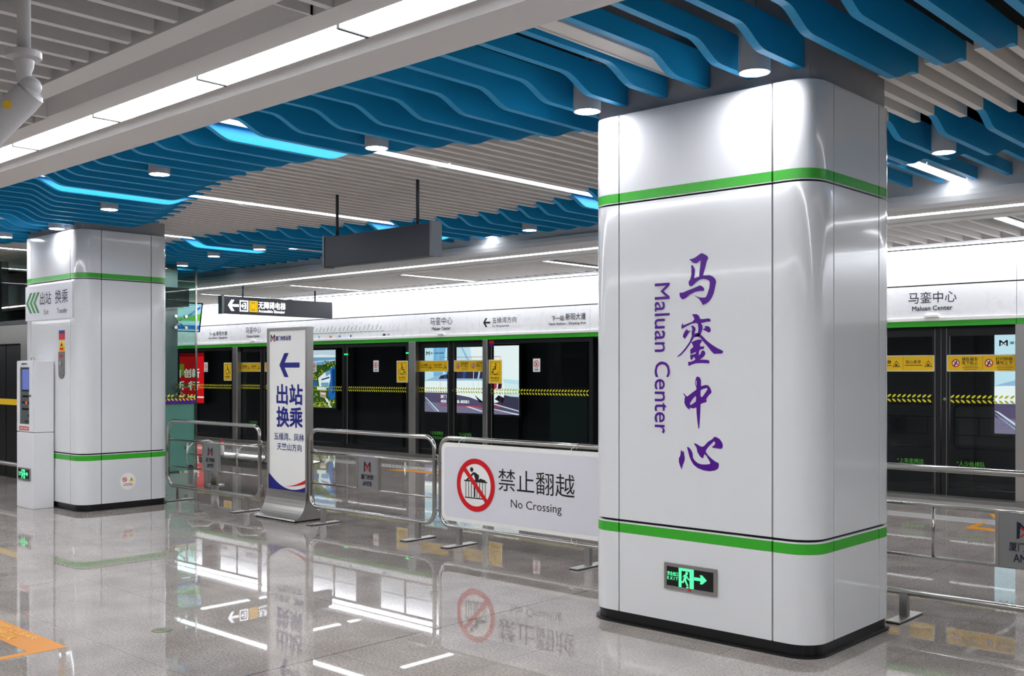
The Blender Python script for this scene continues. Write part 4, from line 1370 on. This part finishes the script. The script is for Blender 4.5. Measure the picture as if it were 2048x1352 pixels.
train = [(R4(0, 1, 0, 1), 0), ([(.55, .55), (1, .5), (1, 1), (.5, 1)], 2),
         ([(.10, .55), (.20, .55), (.24, 1), (.10, 1)], 1), ([(.23, .6), (.27, .6), (.31, 1), (.28, 1)], 1), ([(.13, .6), (.15, .6), (.165, 1), (.15, 1)], 6), ([(.40, 1), (.42, 1), (.56, .6), (.54, .6)], 6),
         ([(0, .33), (.3, .30), (1, .26), (1, 0), (0, 0)], 3), ([(0, .16), (.55, .10), (1, .02), (1, 0), (0, 0)], 12), ([(.8, .30), (1, .24), (1, .07), (.62, .20)], 4),
         ([(.82, .32), (1, .28), (1, .44), (.84, .46)], 7),
         ([(0, .30), (0, .47), (.25, .52), (.50, .55), (.70, .60), (.80, .62), (.845, .50), (.86, .38), (.85, .22), (.78, .17), (.66, .16), (.5, .24), (.25, .30)], 2),
         ([(0, .48), (.12, .55), (.35, .63), (.62, .70), (.78, .69), (.82, .56), (.66, .49), (.45, .49), (.2, .48)], 6),
         ([(.16, .51), (.33, .52), (.33, .61), (.18, .56)], 5), ([(.345, .52), (.58, .52), (.60, .67), (.36, .62)], 5), ([(.60, .52), (.70, .52), (.80, .58), (.77, .66), (.62, .68)], 5),
         ([(.22, .515), (.24, .515), (.25, .585), (.23, .578)], 9), ([(.42, .52), (.45, .52), (.46, .645), (.435, .64)], 9),
         ([(.53, .30), (.536, .30), (.546, .64), (.540, .64)], 10), ([(.585, .29), (.591, .29), (.601, .64), (.595, .64)], 10),
         ([(.55, .28), (.60, .17), (.67, .15), (.60, .22)], 11), ([(.745, .36), (.78, .38), (.785, .46), (.745, .45)], 8), ([(.79, .37), (.83, .38), (.835, .47), (.80, .48)], 11),
         ([(.76, .22), (.84, .16), (.86, .24), (.80, .28)], 11),
         ([(0, .23), (.02, .22), (.17, .01), (.15, .01)], 10), ([(0, .20), (.01, .19), (.13, .01), (.12, .01)], 6),
         ([(.42, .115), (.47, .115), (.66, .03), (.62, .03)], 10), ([(.62, .11), (.64, .11), (1, .015), (1, .0), (.98, .0)], 10), ([(.72, .17), (1, .065), (1, .05), (.70, .16)], 10),
         ([R4(.178, .823, .10, .845), R4(.180, .821, .112, .838)], 8), (R4(.178, .823, .10, .116), 8)]
def train_ad(x0, label):
    t = adbox(x0, label, train, A)
    pl = front(YA - .03)
    bb = B()
    emblem(bb, pl, x0 + .145, 2.055, .13, .10, .002)
    obj('emblem', bb, [M['textnavy'], M['red']], t)
    bb = B()
    text(bb, pl, '厦门地铁运营', x0 + .235, x0 + .70, 2.035, 2.078, .002, .01)
    obj('operator_lettering', bb, M['textnavy'], t)
    bb = B()
    text(bb, pl, '400', x0 + .60, x0 + .80, .855, .925, .002, .018)
    text(bb, pl, '8-8081', x0 + 1.17, x0 + 1.57, .855, .925, .002, .018)
    text(bb, pl, '厦门', x0 + .60, x0 + .80, .965, 1.045, .002, .012)
    obj('phone_lettering', bb, ad((255, 255, 255), 1.1), t)
    return t
train_ad(-18.87, 'lit train advert with phone number behind the platform door')
train_ad(-5.50, 'lit train advert seen through glass at the right picture edge')
Bm = [ad((205, 220, 235), 1.0), ad((120, 175, 215), .9), ad((70, 110, 40), .6), ad((150, 160, 60), .9), ad((40, 110, 190), .9), ad((235, 240, 245), 1.05), ad((40, 70, 30), .5), ad((190, 165, 140), .9), ad((20, 70, 140), .8), ad((205, 215, 120), 1.0)]
rnd = random.Random(4)
Vx = lambda pts: [(.70 + (x - 120) / 245 * .29, (1010 - y) / 595) for x, y in pts]
aer = [(R4(0, 1, 0, 1), 2), (R4(0, 1, .88, 1), 0), (R4(0, 1, .74, .90), 1), ([(0, .93), (.5, .90), (.8, .92), (1, .90), (1, .87), (0, .88)], 5), ([(.6, .80), (1, .83), (1, .81), (.6, .78)], 0)]
aer += [(Vx([(60, 690), (120, 640), (240, 560), (365, 525), (365, 610), (310, 620), (250, 645), (160, 700), (60, 770)]), 2),
        (Vx([(300, 600), (366, 585), (366, 900), (320, 945), (285, 880)]), 4), (Vx([(330, 620), (366, 610), (366, 840), (335, 870)]), 8),
        (Vx([(165, 705), (240, 650), (312, 625), (312, 720), (285, 805), (180, 810)]), 5), (Vx([(250, 640), (312, 620), (312, 660), (262, 690)]), 1),
        (Vx([(110, 740), (150, 735), (152, 785), (112, 790)]), 4), (Vx([(200, 752), (292, 750), (288, 800), (205, 805)]), 1), (Vx([(205, 715), (300, 690), (300, 705), (206, 730)]), 8),
        (Vx([(150, 790), (260, 800), (262, 835), (152, 830)]), 5), (Vx([(185, 845), (262, 850), (258, 915), (190, 900)]), 7), (Vx([(195, 858), (255, 862), (254, 874), (196, 870)]), 5),
        (Vx([(240, 900), (300, 930), (330, 1005), (300, 1005), (262, 940)]), 5), (Vx([(110, 950), (260, 960), (300, 1008), (110, 1008)]), 3)]
regs = [(60, 140, 640, 720), (120, 230, 580, 690), (230, 366, 528, 605), (110, 165, 830, 1000), (296, 366, 925, 1004), (150, 260, 930, 1000), (110, 160, 680, 735)]
for k in range(230):
    u0, u1, v0, v1 = regs[k % 7]
    x, y = rnd.uniform(u0, u1), rnd.uniform(v0, v1)
    if k % 7 == 1 and y < 690 - (x - 120) * .75: continue
    r = rnd.uniform(5, 12)
    aer.append((Vx([(x + r * rnd.uniform(.6, 1.2) * math.cos(q * pi / 3.5), y + r * rnd.uniform(.6, 1.2) * math.sin(q * pi / 3.5)) for q in range(7)]), rnd.choice([2, 3, 3, 6, 6, 9])))
aer = [([(min(.998, max(.002, a)), min(.998, max(.002, c))) for a, c in q], mi) for q, mi in aer]
adbox(-25.56, 'lit aerial seaside photo advert seen beside the totem', aer, Bm)
Rm = [ad((216, 22, 30), .95), ad((250, 238, 228), 1.0), ad((150, 10, 20), .9), ad((170, 160, 50), .7)]
t = adbox(-32.24, 'lit red advert with white characters behind the lift glass', [(R4(0, 1, 0, 1), 0), (R4(0, 1, .10, .13), 1), (R4(.0, 1, .93, 1), 2), (R4(.35, .62, .55, .78), 3)], Rm)
bb = B(); text(bb, front(YA - .01), '信 创新', -30.9, -29.35, 1.42, 1.70, .002, .02); text(bb, front(YA - .01), '新 行', -30.9, -29.35, 1.02, 1.30, .002, .02)
obj('slogan', bb, Rm[1], t)

# ------------------------------------------------------------------ lift shaft at the left
gx = -15.02
t = thing('lift_shaft', 'glazed lift shaft with green-tinted panes behind the left column', 'lift', (-16.5, 7.6, 0))
bb = B(); box(bb, gx - .02, gx, 6.42, 8.80, 0.02, 2.392); box(bb, gx - .02, gx, 6.42, 8.80, 2.402, 3.285)
obj('side_glass', bb, M['liftglass'], t)
bb = B(); box(bb, -17.9, gx - .03, 8.78, 8.80, 0.02, 2.392); box(bb, -17.9, gx - .03, 8.78, 8.80, 2.402, 3.285)
obj('rear_glass', bb, M['liftglass'], t)
bb = B(); box(bb, gx - .006, gx + .004, 8.775, 8.806, .02, 3.285)
obj('corner_trim', bb, M['steel'], t)
bb = B()
box(bb, -15.32, -15.12, 8.30, 8.52, 0, 3.285); box(bb, -17.9, -17.7, 8.45, 8.65, 0, 3.285)
box(bb, -15.32, -15.12, 6.5, 8.30, 1.93, 2.03); box(bb, -15.32, -15.12, 6.5, 8.30, .02, .12)
obj('steel_frame', bb, M['grey'], t)
M['teal'] = mat('teal_frosted_film', (150, 182, 174), .35, noise=.04)
bb = B(); box(bb, gx - .026, gx - .021, 6.43, 8.77, 0.02, 1.09)
obj('frosted_panel', bb, M['teal'], t, label='teal frosted lower part of the glass')
bb = B(); box(bb, -17.7, gx - .06, 6.5, 8.70, 2.642, 2.940)
obj('lintel', bb, M['frame'], t)
bb = B(); leaves(right(gx), 6.5, 8.80, 1.19, .003, bb)
obj('safety_strip', bb, M['leaf'], t, label='lime leaf-pattern strip on the glass')
bb = B(); poly(bb, right(gx), rect(6.45, 8.80, 1.095, 1.155), .002)
obj('purple_strip', bb, M['purple'], t)
for z in (2.395, 1.30, .30):
    bb = B()
    for s in ((-1, -1), (-1, 1), (1, -1), (1, 1)):
        if z < 1: 
            if s != (1, 1): continue
        tube(bb, [(gx - .07, 8.52, z), (gx - .05, 8.52 + s[0] * .05, z + s[1] * .05), (gx - .03, 8.52 + s[0] * .09, z + s[1] * .09)], .010, 8)
        cyl(bb, (gx - .03, 8.52 + s[0] * .09, z + s[1] * .09), (gx + .012, 8.52 + s[0] * .09, z + s[1] * .09), .026, 14)
    cyl(bb, (gx - .14, 8.52, z), (gx - .05, 8.52, z), .016, 10)
    obj('glass_fitting', bb, M['steel'], t)
bb = B()
box(bb, -17.9, -17.1, 6.28, 6.42, 0, 2.15); box(bb, -15.62, gx + .02, 6.28, 6.42, 0, 2.15); box(bb, -17.1, -15.62, 6.28, 6.42, 2.02, 2.30); box(bb, -17.9, -17.1, 6.28, 6.42, 2.15, 2.30); box(bb, -15.62, gx + .02, 6.28, 6.42, 2.15, 2.30)
obj('portal', bb, M['brushed'], t)
bb = B(); box(bb, -17.1, -16.37, 6.36, 6.39, 0.01, 2.02); box(bb, -16.35, -15.62, 6.36, 6.39, 0.01, 2.02)
dl = obj('lift_door', bb, M['frame'], t)
bb = B(); poly(bb, front(6.36), rect(-17.1, -15.62, 1.10, 1.19), .002)
obj('yellow_strip', bb, M['yellow'], dl)
bb = B(); box(bb, -17.9, gx + .02, 6.30, 6.40, 2.31, 3.285)
obj('transom', bb, M['liftglass'], t)
bb = B(); box(bb, -17.9, gx + .02, 6.26, 6.30, 2.30, 2.36); box(bb, -16.5, -16.42, 6.28, 6.42, 2.30, 3.285)
obj('transom_frame', bb, M['frame'], t)
bb = B(); slab(bb, front(6.28), rect(-15.49, -15.41, 1.08, 1.42), 0, .012)
pn = obj('call_panel', bb, M['black_ink'], t)
bb = B(); slab(bb, front(6.268), circ(-15.45, 1.27, .02, 14), 0, .004)
obj('call_button', bb, M['ledred'], pn)
bb = B(); box(bb, -17.85, -17.80, 6.45, 8.75, 0, 3.285)
obj('shaft_wall', bb, M['tunnel'], t)
t = thing('grab_rail', 'low steel rail at the far left beside the lift door', 'rail', (-14.8, 5.95, 0))
bb = B(); tube(bb, [(-15.35, 5.75, 0), (-15.35, 5.75, .26), (-15.32, 5.75, .32), (-15.26, 5.75, .34), (-13.5, 5.75, .34), (-13.42, 5.75, .32), (-13.40, 5.75, .26), (-13.40, 5.75, 0)], .028, 12)
obj('tube', bb, M['brushed'], t)
bb = B()
for x in (-15.35, -13.40): lathe(bb, (x, 5.75, 0), [(.06, 0), (.06, .008), (.03, .01)], 16)
obj('base_plate', bb, M['brushed'], t)

# information screen beyond the lift
t = thing('information_screen', 'hanging information screen with green and blue map seen through the lift glass', 'screen', (-18.05, 10.0, 2.38))
bb = B()
slab(bb, Pl((0, 8.95, 0), (1, 0, 0), (0, 0, 1)), [(-18.16, 2.38), (-18.08, 2.37), (-17.96, 2.93), (-18.04, 2.94)], -1.71, 0)
obj('casing', bb, M['frame'], t)
tl = Vector((.12, 0, .56)).normalized()
pl = Pl((-18.08, 0, 2.37), (0, 1, 0), tl)
bb = B()
sm = [ad((150, 225, 190), .95), ad((110, 200, 70), .95), ad((170, 220, 240), 1.0), ad((40, 110, 200), .95), ad((225, 240, 245), 1.0)]
poly(bb, pl, rect(8.98, 10.63, .02, .55), .002, 2)
for q, m_ in (([(8.98, .55), (9.6, .55), (9.9, .42), (9.6, .30), (8.98, .33)], 1), ([(9.95, .54), (10.35, .55), (10.25, .42), (10.0, .32), (9.8, .40)], 0), ([(9.3, .33), (10.1, .26), (10.63, .36), (10.63, .22), (8.98, .20)], 1), (rect(8.98, 10.63, .05, .13), 3), ([(10.3, .28), (10.6, .50), (10.62, .47), (10.34, .26)], 3)):
    poly(bb, pl, q, .003, m_)
obj('display', bb, sm, t, label='lit map picture')
bb = B()
for y in (9.4, 9.75): cyl(bb, (-18.05, y, 2.90), (-18.05, y, 4.305), .02, 10)
obj('hanger', bb, M['signgrey'], t)

# ------------------------------------------------------------------ bench, bottle, tumbler
t = thing('bench', 'steel waiting bench behind the barrier left of the totem', 'bench', (-12.9, 7.9, 0))
for k in range(4):
    x0 = -13.28 + k * .62
    bb = B()
    n = 8
    pr = [(7.66 + .46 * i / n, .425 + .022 * (2 * (i / n) - 1) ** 2 + (.0)) for i in range(n + 1)]
    lo = [(y, z - .018) for y, z in pr][::-1]
    sweep_x(bb, pr + lo, x0, x0 + .58)
    obj('seat', bb, M['steel'], t)
for k in (0, 2, 4):
    x = -13.30 + k * .62
    bb = B(); tube(bb, [(x, 7.64, .43), (x, 7.66, .53), (x, 7.74, .60), (x, 7.98, .61), (x, 8.08, .56), (x, 8.12, .44)], .014, 10)
    obj('armrest', bb, M['steel'], t)
bb = B(); box(bb, -13.33, -10.80, 7.84, 7.94, .30, .39, bev=.01)
obj('beam', bb, M['dsteel'], t)
for x in (-12.98, -11.2):
    bb = B(); cyl(bb, (x, 7.89, .012), (x, 7.89, .31), .055, 18); lathe(bb, (x, 7.89, 0), [(.13, 0), (.13, .010), (.06, .014)], 24)
    obj('leg', bb, M['brushed'], t)
if True:
    t = thing('drink_bottle', 'small drink bottle with red cap standing on the bench', 'bottle', (-12.85, 7.92, .43))
    bb = B(); lathe(bb, (-12.85, 7.92, .43), [(.028, 0), (.032, .01), (.032, .12), (.028, .15), (.016, .175), (.014, .19)], 18)
    obj('body', bb, M['offwhite'], t, smooth=True)
    bb = B(); lathe(bb, (-12.85, 7.92, .62), [(.019, -.01), (.019, .022), (.012, .026)], 18)
    obj('cap', bb, M['red'], t, smooth=True)
t = thing('tumbler', 'grey tumbler with black lid standing on the floor behind the barrier', 'tumbler', (-13.46, 7.79, 0))
bb = B(); lathe(bb, (-13.46, 7.79, 0), [(.034, 0), (.036, .004), (.042, .20), (.042, .205)], 20)
obj('body', bb, M['plastic'], t, smooth=True)
bb = B(); lathe(bb, (-13.46, 7.79, .20), [(.046, 0), (.046, .03), (.040, .045), (.028, .05), (.024, .065), (.010, .067)], 20)
obj('lid', bb, M['black'], t, smooth=True)

# ------------------------------------------------------------------ marks on the floor
gp = ground(0)
t = thing('floor_sign', 'yellow floor guidance sign with pale lettering at bottom left', 'floor sign', (-7.5, 2.5, 0))
bb = B()
slab(bb, gp, rect(-9.4, -5.97, 2.465, 2.665), 0, .0015)
slab(bb, gp, rect(-6.035, -5.97, 1.2, 2.465), 0, .0015)
obj('film', bb, M['orange'], t)
bb = B()
text(bb, gp, '请在黄线外排队', -7.55, -6.38, 2.49, 2.565, .0025, .01)
text(bb, gp, 'PLEASE KEEP CLEAR', -7.35, -6.28, 2.59, 2.635, .0025, .01)
obj('lettering', bb, M['palefilm'], t)
for x, y, lb in ((-5.93, 3.235, 'round olive metal cap in the floor in front of the totem'), (-8.46, 3.235, 'round olive metal cap in the floor at the left picture edge')):
    bb = B(); lathe(bb, (x, y, 0), [(.062, 0), (.058, .003), (.01, .0035)], 28)
    single('floor_disc', bb, M['olive'], lb, 'floor disc', (x, y, 0))
b = B(); box(b, seams[-1], seams[0], 11.36, 11.72, 0, .002)
struct('trim_7', b, mat('pale_granite_strip', (206, 202, 199), .05, ior=1.6, noise=.02))
def farrow(cx, cy, s, label):
    bb = B()
    slab(bb, gp, [(cx - .85 * s, cy + .02), (cx - .35 * s, cy + .30), (cx - .20 * s, cy + .30), (cx - .45 * s, cy + .08), (cx + .80 * s, cy + .08), (cx + .80 * s, cy - .05), (cx - .55 * s, cy - .05)], 0, .0015)
    single('floor_arrow', bb, M['orange'], label, 'floor arrow', (cx, cy, 0))
bb = B(); slab(bb, gp, [(-13.0, 11.0), (-12.72, 11.28), (-11.2, 11.26), (-11.2, 11.06), (-12.5, 11.04)], 0, .003)
single('floor_arrow', bb, M['orange'], 'orange arrow on the platform floor behind the no-crossing board', 'floor arrow', (-12.2, 11.1, 0))
bb = B(); slab(bb, gp, [(-3.77, 10.92), (-3.765, 11.46), (-3.71, 11.40), (-3.70, 11.06), (-3.0, 11.06), (-3.0, 10.86)], 0, .003)
single('floor_arrow', bb, M['orange'], 'orange arrow corner on the platform floor at the right', 'floor arrow', (-3.5, 11.1, 0))
bb = B(); slab(bb, gp, [(-3.94, 12.2), (-3.80, 12.2), (-3.2, 11.78), (-3.2, 11.74), (-3.72, 11.76)], 0, .003)
single('floor_arrow', bb, M['orange'], 'second orange arrow tip nearer the screen door at the right', 'floor arrow', (-3.6, 12, 0))
b = B()
for k in range(24):
    x = -14.6 + k * .085
    for j in range(4): lathe(b, (x, 11.42 + j * .075, .002), [(.02, 0), (.016, .004)], 8)
single('tactile_studs', b, M['steel'], 'patch of small steel tactile studs on the platform floor', 'tactile paving', (-13.6, 11.5, 0))['kind'] = 'stuff'
